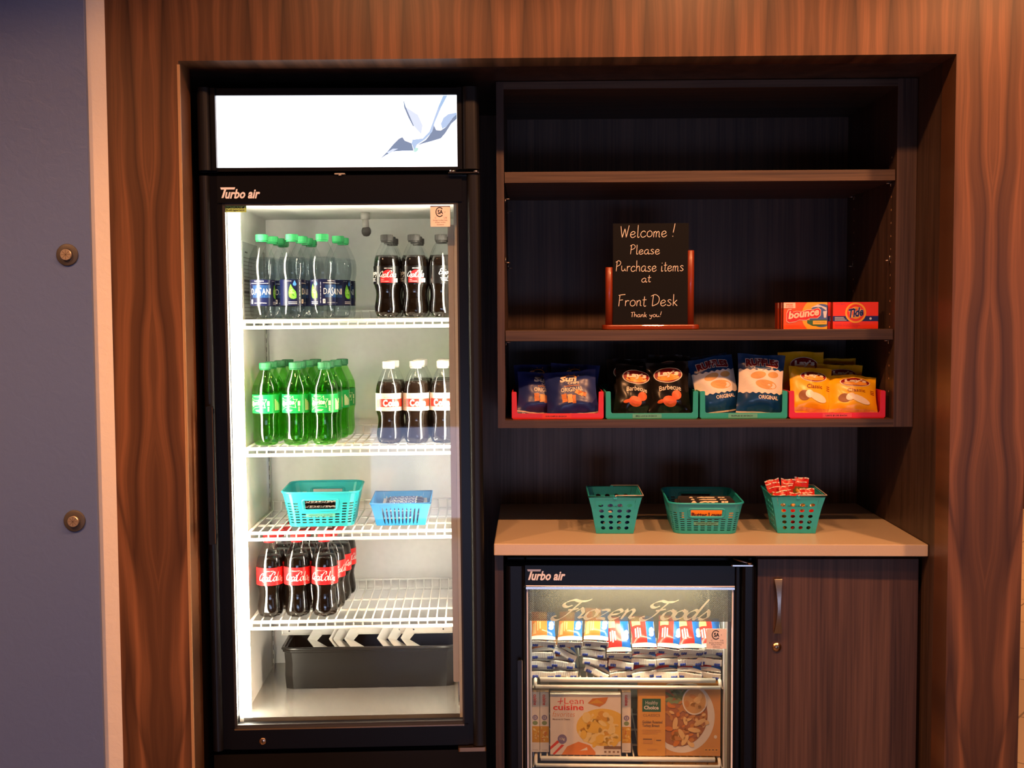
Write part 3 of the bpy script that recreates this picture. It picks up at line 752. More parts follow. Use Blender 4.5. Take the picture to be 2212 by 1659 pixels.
STRAIGHT = [(.0001, .006), (.012, .004), (.0225, .0005), (.0285, .004), (.0315, .011), (.0325, .019), (.0318, .032), (.0308, .046), (.0308, .062), (.0318, .074), (.0334, .08), (.0334, .129), (.0332, .139), (.0318, .147), (.0270, .159), (.0205, .173), (.0152, .184), (.0123, .191), (.0118, .193), (.0118, .2)]
WATERB = [(.0001, .006), (.012, .004), (.0225, .0005), (.0285, .004), (.0312, .012), (.0315, .024), (.0308, .031), (.0308, .098), (.0325, .104), (.0342, .114), (.0346, .126), (.0342, .137), (.0325, .147), (.0285, .159), (.0218, .174), (.0158, .186), (.0125, .193), (.0118, .196), (.0118, .203)]
def fill_profile(prof, level, inset=.0009):
    out = []
    for (r0, z0), (r1, z1) in zip(prof, prof[1:]):
        out.append((max(r0 - inset, .0001), z0 + .0008))
        if z1 >= level:
            t = (level - z0) / (z1 - z0); out.append((max(r0 + (r1 - r0) * t - inset, .0001), level)); break
    return out + [(.0001, level)]
def make_bottle(name, prof, shell, fluid, level, cap, label_fn, top=None):
    t = thing(name, 'bottle', 'bottle')
    m = MB(); m.lathe(prof, shell, 40, mod=FOOT); m.build('bottle_shell', t)
    m = MB(); m.lathe(fill_profile(prof, level), fluid, 40, mod=FOOT); m.build('drink', t)
    m = MB(); H = prof[-1][1]
    rid = lambda th, h: 1 + .022 * math.cos(36 * th)
    m.lathe([(.0119, H - .0095), (.0149, H - .0095), (.0152, H - .0085)], cap, 72)
    m.lathe([(.0152, H - .0085), (.0152, H + .0035), (.0146, H + .005)], cap, 144, mod=rid)
    m.lathe([(.0146, H + .005), (.012, H + .0056), (.0001, H + .0056)], cap, 72)
    m.lathe([(.0119, H - .0128), (.0143, H - .0124), (.0143, H - .0102), (.0119, H - .0098)], cap if not top else top, 40)
    m.build('cap', t)
    m = MB(); label_fn(m); m.build('label', t)
    return note_kids(t)
def label_water(m):
    r = .0311; mp = wrap(r); band(m, r, .0325, .0965, 'label_navy')
    m.pprect(-.017, .031, .052, .083, mp, 'label_navy_light', 1, 12, 1)
    x = -.0205
    for ch, wd in (('D', .0082), ('A', .009), ('S', .0072), ('A', .009), ('N', .0082), ('I', .0018)):
        tall = .004 if ch == 'S' else 0
        m.text(ch, x, x + wd, .06 - tall, .0745 + tall * .6, mp, 'ink_white', 3, -.004, .12 if ch == 'S' else 0); x += wd + .0014
    m.text('PURIFIED WATER', -.011, .013, .0915, .0938, mp, 'ink_white', 2, .0)
    m.pprect(-.022, .024, .0872, .088, mp, 'ink_white', 2, 10, 1)
    m.pprect(-.0225, -.0165, .0375, .048, mp, 'ink_white', 2, 2, 1); m.text('i', -.0205, -.0185, .041, .046, mp, 'ink_dark', 3)
    m.text('20 FL OZ (1.25 PT) 591 mL', -.012, .019, .0375, .0402, mp, 'ink_white', 2, .0)
    for c in (-.047, .047):
        L = [(-.0075, -.012), (-.0085, -.002), (-.006, .01), (-.003, .018), (.002, .008), (.009, 0), (.011, -.008), (.0105, -.016), (.004, -.0185), (-.003, -.017)]
        m.ppoly([(c + a, .067 + b) for a, b in L], mp, 'leaf_green', 2, 2)
        m.ppoly([(c + .0005, .0600), (c + .0105, .0505), (c + .0095, .0515), (c + .0015, .061)], mp, 'label_navy', 3)
        m.pdisc(c - .0005, .069, .003, .0028, mp, 'label_lime', 3, 14, 1, .6, 20, 300); m.pprect(c - .006, c + .006, .0632, .064, mp, 'label_lime', 3, 3, 1)
        m.pdisc(c + .0065, .085, .0045, .0042, mp, 'drop_blue', 2, 18); m.ppoly([(c + .0022, .0858), (c + .0108, .0858), (c + .0065, .0945)], mp, 'drop_blue', 2)
        m.text('plant bottle', c - .012, c - .001, .0915, .0935, mp, 'ink_white', 2, .0)
        for k in range(2): m.pprect(c - .009, c + .012, .0405 - k * .004, .0418 - k * .004, mp, 'ink_white', 2, 6, 1)
    for k in range(6): m.pprect(-.0285 + k * .0001, -.0275 + k * .0001, .038 + k * .009, .0445 + k * .009, mp, 'ink_white', 2)
def cola_script(m, mp, x0, x1, z0, z1, mat, wd=.0016):
    w_ = x1 - x0; h = z1 - z0
    m.script('Coca', x0, x0 + w_ * .5, z0 + h * .08, z0 + h * .86, mp, mat, 3, wd, (35, .3), .34, PEN)
    m.script('Cola', x0 + w_ * .47, x1, z0, z0 + h, mp, mat, 3, wd, (35, .3), .34, PEN)
    m.ppoly([(x0 + w_ * .45, z0 + h * .58), (x0 + w_ * .55, z0 + h * .62), (x0 + w_ * .55, z0 + h * .7), (x0 + w_ * .45, z0 + h * .66)], mp, mat, 3)
    m.ppoly([(x0 + w_ * .06, z0 + h * .1), (x0 + w_ * .2, z0 - h * .04), (x0 + w_ * .34, z0 + h * .06), (x0 + w_ * .47, z0 - h * .02), (x0 + w_ * .34, z0 - h * .0), (x0 + w_ * .2, z0 - h * .13)], mp, mat, 3)
def label_cola(m):
    r = .0336; mp = wrap(r); band(m, r, .0835, .1275, 'label_red')
    cola_script(m, mp, -.026, .031, .0945, .1175, 'ink_white', .0025)
    m.text('ORIGINAL TASTE', -.011, .011, .1185, .1206, mp, 'ink_white', 2, .0)
    m.text('20 FL OZ (1.25 PT) 591 mL', -.011, .014, .0872, .0895, mp, 'ink_dark', 2, .0)
    m.pprect(.031, .037, .0905, .1015, mp, 'ink_white', 2, 2, 1); m.text('240', .0318, .0362, .094, .098, mp, 'label_red', 3)
    cola_script(m, mp, .052, .094, .0975, .1145, 'ink_white', .0021)
def label_zero(m):
    r = .0336; mp = wrap(r); band(m, r, .0835, .1275, 'label_black')
    m.pprect(-.0175, .021, .0865, .1015, mp, 'label_red', 1, 12, 1); m.pdisc(.002, .1015, .0155, .0165, mp, 'label_red', 1, 28, 2, 0, 0, 180)
    cola_script(m, mp, -.0195, .0225, .1, .1165, 'ink_white', .002)
    m.text('ZERO SUGAR', -.008, .012, .1205, .1228, mp, 'ink_white', 2, .01)
    m.text('ZERO', -.0155, -.008, .0925, .0945, mp, 'ink_white', 2, .0); m.text('CALORIES PER BOTTLE', -.0155, .004, .0885, .0905, mp, 'ink_white', 2, .0)
    m.pprect(.0215, .027, .0875, .097, mp, 'ink_white', 2, 2, 1); m.pprect(.0155, .0195, .0875, .096, mp, 'ink_white', 2, 2, 1)
    m.script('Enjoy', -.056, -.0285, .1005, .1205, mp, 'ink_white', 2, .0018, (35, .35), .3, PEN)
    for k in range(3): m.pprect(-.053 + .002 * k, -.034 - .002 * (k % 2), .0965 - .0032 * k, .0977 - .0032 * k, mp, 'ink_white', 2, 5, 1)
def label_diet(m):
    r = .0336; mp = wrap(r); band(m, r, .0835, .1275, 'label_silver')
    m.pprect(-.026, .042, .0935, .1135, mp, 'label_blood', 1, 24, 1)
    m.text('C', -.0155, -.0035, .0945, .1125, mp, 'ink_white', 3, .05); m.text('oke', -.0025, .0265, .0945, .1122, mp, 'ink_white', 3, .06)
    m.text('NO CALORIES', -.012, .009, .1165, .1188, mp, 'ink_dark', 2, .0); m.text('DIET', -.002, .006, .0876, .0898, mp, 'ink_dark', 2, .0)
    for k in range(7): m.pprect(-.0335, -.0285, .0935 + k * .0027, .095 + k * .0027, mp, 'leaf_green' if k % 2 else 'ink_grey', 2, 2, 1)
def label_lime(m):
    r = .0338; mp = wrap(r); band(m, r, .0815, .1275, 'label_green')
    star = [(-.034, .086), (-.029, .0955), (-.0335, .1035), (-.0295, .1085), (-.0325, .1195), (-.0215, .1145), (-.0085, .114), (.0025, .1245), (.0035, .1155), (.0135, .1165), (.0075, .1055), (.0095, .0945), (-.006, .0975), (-.021, .0945)]
    cx, cz = -.0125, .1055
    m.ppoly(star, mp, 'label_lime', 1, 3); m.ppoly([(cx + (a - cx) * .92, cz + (b - cz) * .9) for a, b in star], mp, 'label_green', 2, 3)
    m.text('Sprite', -.0305, .0055, .098, .1135, mp, 'label_lime', 5, .05, .2, lambda x, z: (x, z + (x + .012) * .1))
    m.text('LEMON-LIME', -.0255, -.0045, .1215, .1237, mp, 'label_lime', 2, .0)
    for k in range(2): m.pprect(-.0175 + .003 * k, .001 - .003 * k, .0885 - .0022 * k, .0898 - .0022 * k, mp, 'label_lime', 2, 6, 1)
    m.pprect(.0135, .0195, .1, .1115, mp, 'label_lime', 2, 2, 1)
    for k in range(3): m.pprect(.0145, .0185, .0865 + k * .004, .0892 + k * .004, mp, 'label_lime', 2, 2, 1)
    for k in range(4): m.pprect(.034 + k * .005, .0375 + k * .005, .088, .116 - k * .004, mp, 'label_lime', 2, 2, 1)
bw = make_bottle('water_bottle', WATERB, 'bottle_clear', 'water', .152, 'cap_water', label_water)
bz = make_bottle('cola_bottle', CONTOUR, 'bottle_clear', 'cola', .154, 'cap_black', label_zero)
bs = make_bottle('soda_bottle', STRAIGHT, 'bottle_green', 'soda_clear', .149, 'cap_lime', label_lime)
bd = make_bottle('cola_bottle', CONTOUR, 'bottle_clear', 'cola_brown', .156, 'cap_white', label_diet)
bc = make_bottle('cola_bottle', CONTOUR, 'bottle_clear', 'cola', .153, 'cap_red', label_cola)
ROW = ('front row', 'second row', 'third row', 'fourth row')
COLN = ('left file', 'middle file', 'right file')
def file_bottles(src, spots, what, place, group):
    first = True
    for c, r_, x, y, z, rot in spots:
        lb = '%s, %s of the %s, %s' % (what, ROW[r_], COLN[c], place)
        P = FW(x, y, z)
        if first:
            src.location = P; src.rotation_euler = (0, 0, FTH + R(rot)); src['label'] = lb; src['group'] = group; first = False
        else: dup(src, P, FTH + R(rot), lb, group)
Z1, Z2, Z3, Z4 = (z + .0022 for z in SHZ)
sp = []
for c, n in enumerate((4, 4, 3)):
    for r_ in range(n):
        x = (-.215, -.141, -.0665)[c] + (0, .0125, .0165, .0165)[r_] + (.018 if c == 2 and r_ else 0)
        rot = ((-8, 92, 48)[c] if r_ == 0 else (20, -60, -75)[c] + 40 * r_)
        sp.append((c, r_, x, .172 + .0735 * r_, Z1, rot))
file_bottles(bw, sp, 'navy-labelled water bottle', 'top fridge shelf', 'clear water bottles on the top fridge shelf')
sp = []
for c, n in enumerate((3, 3, 2)):
    for r_ in range(n):
        x = (.0925, .16, .2272)[c] + (.002 * r_ if c < 2 else 0)
        sp.append((c, r_, x, .172 + .0735 * r_, Z1, (6, 8, 88)[c] if r_ == 0 else 30 * r_))
file_bottles(bz, sp, 'black-capped cola bottle', 'top fridge shelf', 'black-capped cola bottles on the top fridge shelf')
sp = []
for c in range(3):
    for r_ in range(4):
        x = (-.2135, -.1395, -.068)[c] + (0, .002, .013, .0205)[r_]
        sp.append((c, r_, x, .172 + .0735 * r_, Z2, (-8, -6, 0)[c] + (0, 20, -15, 35)[r_]))
file_bottles(bs, sp, 'green lemon-lime soda bottle', 'second fridge shelf', 'green soda bottles on the second fridge shelf')
sp = []
for c, n in enumerate((2, 3, 3)):
    for r_ in range(n):
        x = (.0925, .16, .2272)[c] + ((0, .006, .008), (0, .004, .008), (0, 0, 0))[c][r_]
        sp.append((c, r_, x, .172 + .0735 * r_, Z2, (4, 2, -14)[c] + 10 * r_))
file_bottles(bd, sp, 'white-capped cola bottle', 'second fridge shelf', 'white-capped cola bottles on the second fridge shelf')
sp = []
for c in range(3):
    for r_ in range(4):
        x = (-.213, -.1445, -.076)[c] + (0, .0105, .018, .0235)[r_]
        sp.append((c, r_, x, .172 + .0735 * r_, Z4, (8, 4, -8)[c] + (0, -62, -40, -70)[r_]))
file_bottles(bc, sp, 'red-capped cola bottle', 'fourth fridge shelf', 'red-capped cola bottles on the fourth fridge shelf')

# ------------------------------------------------------------------ baskets
def rrect(u, W, D, r, fr_):
    """point on a rounded rectangle; u in 0..1 starts at the middle of the front side and runs to the right"""
    segs = [(W / 2 - r, 'l', (0, -D / 2), (1, 0)), (None, 'c', (W / 2 - r, -D / 2 + r), -90), (D - 2 * r, 'l', (W / 2, -D / 2 + r), (0, 1)), (None, 'c', (W / 2 - r, D / 2 - r), 0),
            (W - 2 * r, 'l', (W / 2 - r, D / 2), (-1, 0)), (None, 'c', (-W / 2 + r, D / 2 - r), 90), (D - 2 * r, 'l', (-W / 2, D / 2 - r), (0, -1)), (None, 'c', (-W / 2 + r, -D / 2 + r), 180), (W / 2 - r, 'l', (-W / 2 + r, -D / 2), (1, 0))]
    a = 0
    for f, (L, k, p, q) in zip(fr_, segs):
        if u <= a + f + 1e-9 or f is fr_[-1]:
            t = (u - a) / f
            if k == 'l': return (p[0] + q[0] * L * t, p[1] + q[1] * L * t)
            th = R(q + 90 * t); return (p[0] + r * math.cos(th), p[1] + r * math.sin(th))
        a += f
def rr_fracs(W, D, r):
    c = math.pi / 2 * r; L = [W / 2 - r, c, D - 2 * r, c, W - 2 * r, c, D - 2 * r, c, W / 2 - r]; s = sum(L)
    return [x / s for x in L]
def basket_floor_rim(m, P, n, mat, rim):
    v = [P(i / n, 0) for i in range(n)]
    m.add(v, [tuple(range(n - 1, -1, -1))], mat)
    m.tube([P(i / n, 1) for i in range(n)], rim, mat, 6, closed=True)
def slot_basket(label, loc, rz, bw_, bd_, tw, td, h, cr, mat, ns, rows, hx, hv, text, tape, group):
    t = thing('plastic_basket', label, 'basket', loc, rz, group)
    fr_ = rr_fracs((bw_ + tw) / 2, (bd_ + td) / 2, cr)
    def P(u, v):
        k = v ** 1.15 + (.05 * max(0, v - .85) / .15); r = cr * (.85 + .25 * v)
        x, y = rrect(u % 1.0, bw_ + (tw - bw_) * k, bd_ + (td - bd_) * k, r, fr_)
        return (x, y, .0008 + v * h)
    us = []
    for i in range(ns): us += [(i - .5) / ns + .19 / ns, (i + .5) / ns - .19 / ns + 1e-9]
    us = [u for i in range(ns) for u in ((i + .18) / ns, (i + .82) / ns)]
    vs_ = [0, .07]; a = .1; st = (.74 - .1) / rows
    for k in range(rows): vs_ += [a + k * st, a + k * st + st * .48]
    vs_ += [.8, .88, 1.0]
    m = MB(); n = len(us); v = [P(u, q) for q in vs_ for u in us]; fs = []
    hv0, hv1 = hv
    wfront = hx / ((bw_ + tw) / 2 * 2) * (bw_ + tw) / 2
    per = 2 * ((bw_ + tw) / 2 + (bd_ + td) / 2 - 4 * cr) + 2 * math.pi * cr
    hu = hx / per
    for j in range(len(vs_) - 1):
        vm = (vs_[j] + vs_[j + 1]) / 2
        for i in range(n):
            u0, u1 = us[i], us[(i + 1) % n] + (1 if i == n - 1 else 0); um = ((u0 + u1) / 2) % 1.0
            df = min(um, 1 - um); db = abs(um - .5); d = min(df, db)
            slot = (i % 2 == 0) and j >= 2 and j % 2 == 0 and j < 2 + 2 * rows - 0 and vs_[j + 1] < .78
            near = d < hu + 1.1 / ns and hv0 - .07 < vm < hv1 + .07
            hole = d < hu and hv0 < vm < hv1
            if hole: continue
            if slot and not near: continue
            fs.append((j * n + i, j * n + (i + 1) % n, (j + 1) * n + (i + 1) % n, (j + 1) * n + i))
    m.add(v, fs, mat)
    basket_floor_rim(m, P, n, mat, .0022)
    for base in (0.0, .5):
        c = []
        e = hu + .3 / ns
        for a_, b_ in rounded(-e, e, hv0 - .015, hv1 + .015, .03, 3):
            uu = base + a_
            c.append(P(uu, min(max(b_, 0), 1)))
        # keep the corner radius round on the wall itself
        e2 = e; c = []
        rx = .2 * e2
        for sx, sv, q0 in ((1, 0, -90), (1, 1, 0), (-1, 1, 90), (-1, 0, 180)):
            for k in range(5):
                th = R(q0 + 22.5 * k); ry = .05
                cu = sx * (e2 - rx) + rx * math.cos(th); cv = (hv0 - .0 + ry if sv == 0 else hv1 - ry) + ry * math.sin(th)
                c.append(P(base + cu, cv))
        m.tube(c, .0024, mat, 6, closed=True)
    m.build('basket_wall', t, solid=.0013)
    if text:
        m = MB(); w_ = text[1]; z0, z1 = text[2], text[3]
        def mp(x, z, l):
            v = (z - .0008) / h; p = P((x / per) % 1.0, v); return (p[0], p[1] - .0012 - .0004 * l, p[2])
        if tape: m.pprect(-w_ / 2, w_ / 2, z0, z1, mp, tape, 0, 8, 1)
        m.text(text[0], -w_ * .4, w_ * .4, z0 + (z1 - z0) * .25, z0 + (z1 - z0) * .75, mp, 'ink_dark', 1, .01)
        m.build('price_label', t)
    return t
def hole_wall(m, S_, nc, nr, a0, a1, v0, v1, fx, fz, mat, k=16):
    """a wall panel S_(a, v) pierced by nc x nr oval holes"""
    def cell(A0, A1, V0, V1):
        ca, cv = (A0 + A1) / 2, (V0 + V1) / 2; ha, hv_ = (A1 - A0) / 2, (V1 - V0) / 2
        o = []; q = []
        for i in range(k):
            th = 2 * math.pi * i / k; c, s = math.cos(th), math.sin(th)
            sc = 1 / max(abs(c), abs(s)); o.append(S_(ca + ha * c * sc, cv + hv_ * s * sc)); q.append(S_(ca + ha * fx * c, cv + hv_ * fz * s))
        m.add(o + q, [(i, (i + 1) % k, k + (i + 1) % k, k + i) for i in range(k)], mat)
    for i in range(nc):
        for j in range(nr):
            cell(a0 + (a1 - a0) * i / nc, a0 + (a1 - a0) * (i + 1) / nc, v0 + (v1 - v0) * j / nr, v0 + (v1 - v0) * (j + 1) / nr)
    for A0, A1, V0, V1 in ((0, a0, 0, 1), (a1, 1, 0, 1), (a0, a1, 0, v0), (a0, a1, v1, 1)):
        m.grid(lambda a, b: S_(A0 + (A1 - A0) * a, V0 + (V1 - V0) * b), 4, 3, mat, False)
def hole_basket(name_label, loc, rz, bw_, bd_, tw, td, h, mat, nc, nr, fx, fz, va, handle, text, tape, group, mx=.1):
    t = thing('plastic_basket', name_label, 'basket', loc, rz, group)
    def C(sx, sy, v):
        k = v ** 1.1 + .1 * max(0, v - .88) / .12
        return Vector((sx * (bw_ + (tw - bw_) * k) / 2, sy * (bd_ + (td - bd_) * k) / 2, .0008 + v * h))
    m = MB()
    for (s0, s1, cn) in (((-1, -1), (1, -1), nc), ((1, -1), (1, 1), nc + 1), ((1, 1), (-1, 1), nc), ((-1, 1), (-1, -1), nc + 1)):
        def S_(a, v, s0=s0, s1=s1): return C(*s0, v).lerp(C(*s1, v), a)
        hole_wall(m, S_, cn, nr, mx, 1 - mx, va[0], va[1], fx, fz, mat)
    m.add([C(-1, -1, 0), C(1, -1, 0), C(1, 1, 0), C(-1, 1, 0)], [(3, 2, 1, 0)], mat)
    m.tube([C(-1, -1, 1), C(1, -1, 1), C(1, 1, 1), C(-1, 1, 1)], .0017, mat, 6, closed=True)
    if handle:
        for sy in (-1, 1): m.box(-.004, .004, *(sorted((C(0, sy, 1).y, C(0, sy, 1).y - sy * .002))), h - .005, h + .0035, mat)
    m.build('basket_wall', t, solid=.0013, weld=True)
    if handle:
        m = MB(); f = C(1, -1, 1); b_ = C(1, 1, 1); z = h + .0042
        m.tube([(.002, f.y - .001, z), (f.x + .003, f.y - .001, z), (b_.x + .003, b_.y + .001, z), (-.002, b_.y + .001, z)], .0013, 'wire_pale', 8)
        for y in (f.y - .001, b_.y + .001): m.tube([(0, y, z - .003), (.002, y, z)], .0018, 'wire_pale', 8)
        m.build('wire_handle', t)
    if text:
        m = MB(); w_ = text[1]; z0, z1 = text[2], text[3]
        def mp(x, z, l):
            p = C(0, -1, (z - .0008) / h); return (x, p.y - .0014 - .0004 * l, z)
        if tape: m.pprect(-w_ / 2, w_ / 2, z0, z1, mp, tape, 0, 4, 1)
        m.text(text[0], -w_ * .42, w_ * .42, z0 + (z1 - z0) * .2, z0 + (z1 - z0) * .8, mp, 'ink_dark', 1, .01)
        m.build('price_label', t)
    return t
# third fridge shelf
def FZ(x, y, z, rot=0): return FW(x, y, z), FTH + R(rot)
p, a = FZ(-.085, .262, SHZ[2] + .0026, 1.5)
slot_basket('teal plastic basket with slotted sides and hand holes on the third fridge shelf', p, a, .16, .17, .192, .208, .0875, .028, 'teal_plastic', 40, 8, (.037), (.48, .8), ("HERSHEY'S $1.50 EACH", .075, .026, .0335), 'tape_teal', None)
TEAL_P, TEAL_A = p, a
p, a = FZ(.1165, .258, SHZ[2] + .0026, 1)
hole_basket('blue plastic basket with tall narrow slots on the third fridge shelf', p, a, .122, .165, .148, .2, .058, 'blue_plastic', 10, 1, .5, .96, (.03, .82), False, None, None, None, .14)
BLUE_P, BLUE_A = p, a
# bars in the baskets
M('wrap_brown', '2a1a20', .3); M('wrap_blue', '24408c', .35); M('wrap_silver', 'c8c4c0', .3); M('wrap_red', 'c0202c', .35)
M('bar_maroon', '30201c', .3)
def pillow_bar(m, L, W_, T, mat, end):
    def f(a, b):
        x = (a - .5) * L; th = b * 2 * math.pi
        e = max(0, 1 - abs(2 * a - 1) ** 8) ** .5
        e = .12 + .88 * e
        return (x, -W_ / 2 * math.cos(th), T / 2 + T / 2 * e * math.sin(th) * (1 if True else 1))
    m.grid(f, 20, 16, mat)
    for s in (-1, 1):
        m.box(*(sorted((s * L / 2, s * (L / 2 + .008)))), -W_ * .48, W_ * .48, T / 2 - .0006, T / 2 + .0006, end)
def candy_bar(label, loc, rot, L, W_, T, mat, end, word, ink, edge, group):
    t = thing('candy_bar', label, 'candy bar', loc, 0, group); t.rotation_euler = rot
    m = MB(); pillow_bar(m, L, W_, T, mat, end)
    def top(x, z, l):
        q = max(-1, min(1, z / (W_ / 2))); e = max(0, 1 - abs(2 * x / L) ** 8) ** .5
        return (x, z, T / 2 + T / 2 * (.12 + .88 * e) * math.sqrt(max(0, 1 - q * q)) + .0006 * l)
    def front(x, z, l):
        q = (z - T / 2) / (T / 2); return (x, -W_ / 2 * math.sqrt(max(0.02, 1 - min(1, q * q))) - .0006 * l, z)
    if edge: m.ppoly([(-L * .4, -W_ * .3), (L * .3, -W_ * .3), (L * .34, W_ * .3), (-L * .36, W_ * .3)], top, edge, 1, 3)
    m.text(word, -L * .38, L * .3, -W_ * .26, W_ * .26, top, ink, 3, .04, .2)
    m.text(word, -L * .38, L * .3, T * .22, T * .8, front, ink, 2, .04, .2)
    m.build('wrapper', t)
    return t
def on(P, A, x, y, z):
    c, s = math.cos(A), math.sin(A); return (P.x + x * c - y * s, P.y + x * s + y * c, P.z + z)
k = 0
for lay, (n, z, nm) in enumerate(((3, .003, 'bottom'), (3, .0195, 'second'), (3, .036, 'top'))):
    for q in range(n):
        tx = '%s layer, %s' % (nm, ('front', 'middle', 'rear')[q])
        candy_bar('brown candy bar in the blue fridge basket, %s' % tx, on(BLUE_P, BLUE_A, .006 * (lay - 1), -.05 + .042 * q + .01 * lay, z - .002), (R(10), 0, BLUE_A + R((3, -2, 4, -3)[(q + lay) % 4])), .098, .034, .0165, 'wrap_brown', 'wrap_silver', 'SNICKERS', 'wrap_blue', 'ink_white', 'candy bars in the blue fridge basket')
for q, nm in enumerate(('front', 'rear')):
    for lay, z in enumerate((.003, .0155, .028, .0405, .053)):
        if q and lay > 3: continue
        candy_bar('dark chocolate bar in the slotted teal fridge basket, %s pile, %s' % (nm, ('lowest', 'second up', 'third up', 'fourth up', 'topmost')[lay]), on(TEAL_P, TEAL_A, .002 * lay - .003, -.044 + .05 * q, z), (0, 0, TEAL_A + R((2, -2, 1, -3, 2)[lay])), .125, .044, .0115, 'bar_maroon', 'wrap_silver', "HERSHEY'S", 'wrap_silver', None, 'chocolate bars in the teal fridge basket')
# black bin and white divider rack on the fridge floor
bn = thing('plastic_bin', 'low black open plastic bin on the fridge floor', 'bin', FW(.025, .35, .4745), FTH)
mb = MB(); W2, D2, Hb = .226, .092, .107
def binP(u, v):
    f_ = rr_fracs(.44, .17, .012); x, y = rrect(u % 1.0, .438 + .014 * v, .166 + .018 * v, .012, f_); return (x, y, v * Hb)
n = 48; lv = (0, .04, .12, .3, .62, .64, .9, .92, 1)
mb.add([binP(i / n, v) if k not in (4, 5, 6) else tuple(c * (.985 if j < 2 else 1) for j, c in enumerate(binP(i / n, v))) for k, v in enumerate(lv) for i in range(n)], [(k * n + i, k * n + (i + 1) % n, (k + 1) * n + (i + 1) % n, (k + 1) * n + i) for k in range(len(lv) - 1) for i in range(n)], 'black_plastic')
mb.add([binP(i / n, 0) for i in range(n)], [tuple(range(n - 1, -1, -1))], 'black_plastic')
mb.tube([binP(i / n, 1) for i in range(n)], .0035, 'black_plastic', 6, closed=True)
mb.build('bin_shell', bn, solid=.002)
dv = thing('divider_rack', 'white rack bar with folded white vanes lying across the black bin', 'rack', FW(.025, .352, .4745 + .1115), FTH)
mb = MB(); mb.box(-.246, .215, .02, .024, .004, .0195, 'white_plastic'); mb.box(-.246, .215, .018, .04, .001, .004, 'white_plastic')
for x in (-.225, -.06, .07, .11, .19): mb.tube([(x, .0205, .012), (x, .0185, .012)], .0022, 'ink_dark', 10)
mb.build('rack_bar', dv, bevel=.0006)
for px in (-.1715, -.1145, -.1035, -.0735, .0135, .042, .077):
    mb = MB(); x = px
    up = [(x, -.012, -.002), (x + .017, .016, .026), (x + .042, .03, .0075), (x + .022, .006, -.012)]
    dn = [(x, -.012, -.002), (x + .022, .006, -.012), (x + .052, .005, -.03), (x + .022, -.03, -.024)]
    for q in (up, dn): mb.add(q, [(0, 1, 2, 3)], 'white_plastic')
    mb.build('vane', dv, solid=.0016)
# ------------------------------------------------------------------ open shelf cabinet
sc_ = thing('shelf_cabinet', 'dark walnut open shelf cabinet with two shelves above the counter', 'cabinet', (.41, .25, 1.167))
ox, oy, oz = -.41, -.25, -1.167
def cb(m, x0, x1, y0, y1, z0, z1, mat): m.box(x0 + ox, x1 + ox, y0 + oy, y1 + oy, z0 + oz, z1 + oz, mat)
for nm, x0, x1 in (('side_panel', -.085, -.067), ('side_panel', .887, .9345)):
    mb = MB(); cb(mb, x0, x1, .25, .70, 1.167, 2.012, 'laminate_upright')
    xi = x1 if x0 < 0 else x0 - .0004
    for k in range(19):
        z = 1.25 + k * .032
        for y in (.29, .62): cb(mb, xi, xi + .0004, y - .0022, y + .0022, z, z + .0044, 'ink_dark' if x0 < 0 else 'edge_band')
    mb.build(nm, sc_)
mb = MB(); cb(mb, -.067, .887, .251, .70, 1.994, 2.012, 'laminate_level'); mb.build('top_panel', sc_)
mb = MB(); cb(mb, -.067, .887, .2505, .70, 1.167, 1.186, 'laminate_level'); mb.build('bottom_panel', sc_)
mb = MB(); cb(mb, -.067, .887, .69, .70, 1.186, 1.994, 'laminate_upright'); mb.build('back_panel', sc_)
for z0, z1 in ((1.768, 1.7945), (1.3815, 1.4075)):
    mb = MB(); cb(mb, -.0655, .8835, .2505, .685, z0, z1, 'laminate_level'); mb.build('shelf', sc_, bevel=.0008)
for x, s in ((-.067, 1), (.887, -1)):
    for y in (.29, .62):
        for z in (1.578, 1.735 if s > 0 else 1.7675, 1.3805):
            mb = MB(); mb.tube([(x + ox, y + oy, z + oz - .002), (x + ox + s * .013, y + oy, z + oz - .002)], .0018, 'brushed_nickel', 8)
            mb.tube([(x + ox + s * .002, y + oy, z + oz - .002), (x + ox + s * .002, y + oy, z + oz + (.012 if z == 1.578 else -.01))], .0016, 'brushed_nickel', 8)
            mb.build('shelf_pin', sc_)
# chalk sign on the middle shelf
cs = thing('chalkboard_sign', 'black chalkboard sign in a reddish wooden stand on the middle shelf', 'sign', (.3, .345, 1.4077))
mb = MB(); mb.rbox(-.122, .122, -.032, .032, 0, .0125, .02, 'cherry_wood', 6, 'Z'); mb.build('stand_base', cs, bevel=.003)
for x, z in ((-.104, .158), (.1015, .1995)):
    mb = MB(); mb.tube([(x, .004, .0125), (x, .004, z - .0015), (x, .004, z)], [.0095, .0095, .008], 'cherry_wood', 20); mb.build('stand_post', cs)
mb = MB(); mb.box(-.0945, .0965, -.002, .003, .0125, .2675, 'slate'); mp = flat(-.002, .0004)
def SX(px): return (px - 1324) / (1494 - 1324) * .198 - .0965
def SZ(py): return .0165 + (696 - py) / (696 - 482) * .2505
for txt, a, b, c, d, wd in (('Welcome !', 1343, 1460, 512, 482, .0015), ('Please', 1363, 1427, 548, 527, .0014), ('Purchase items', 1332, 1478, 585, 561, .0014), ('at', 1388, 1408, 608, 593, .0014), ('Front Desk', 1338, 1465, 660, 634, .0015), ('Thank you!', 1365, 1431, 687, 671, .0012)):
    mb.script(txt, SX(a), SX(b), SZ(c), SZ(d), mp, 'ink_chalk', 1, wd, None, .06, HAND, .035)
mb.build('chalkboard', cs)
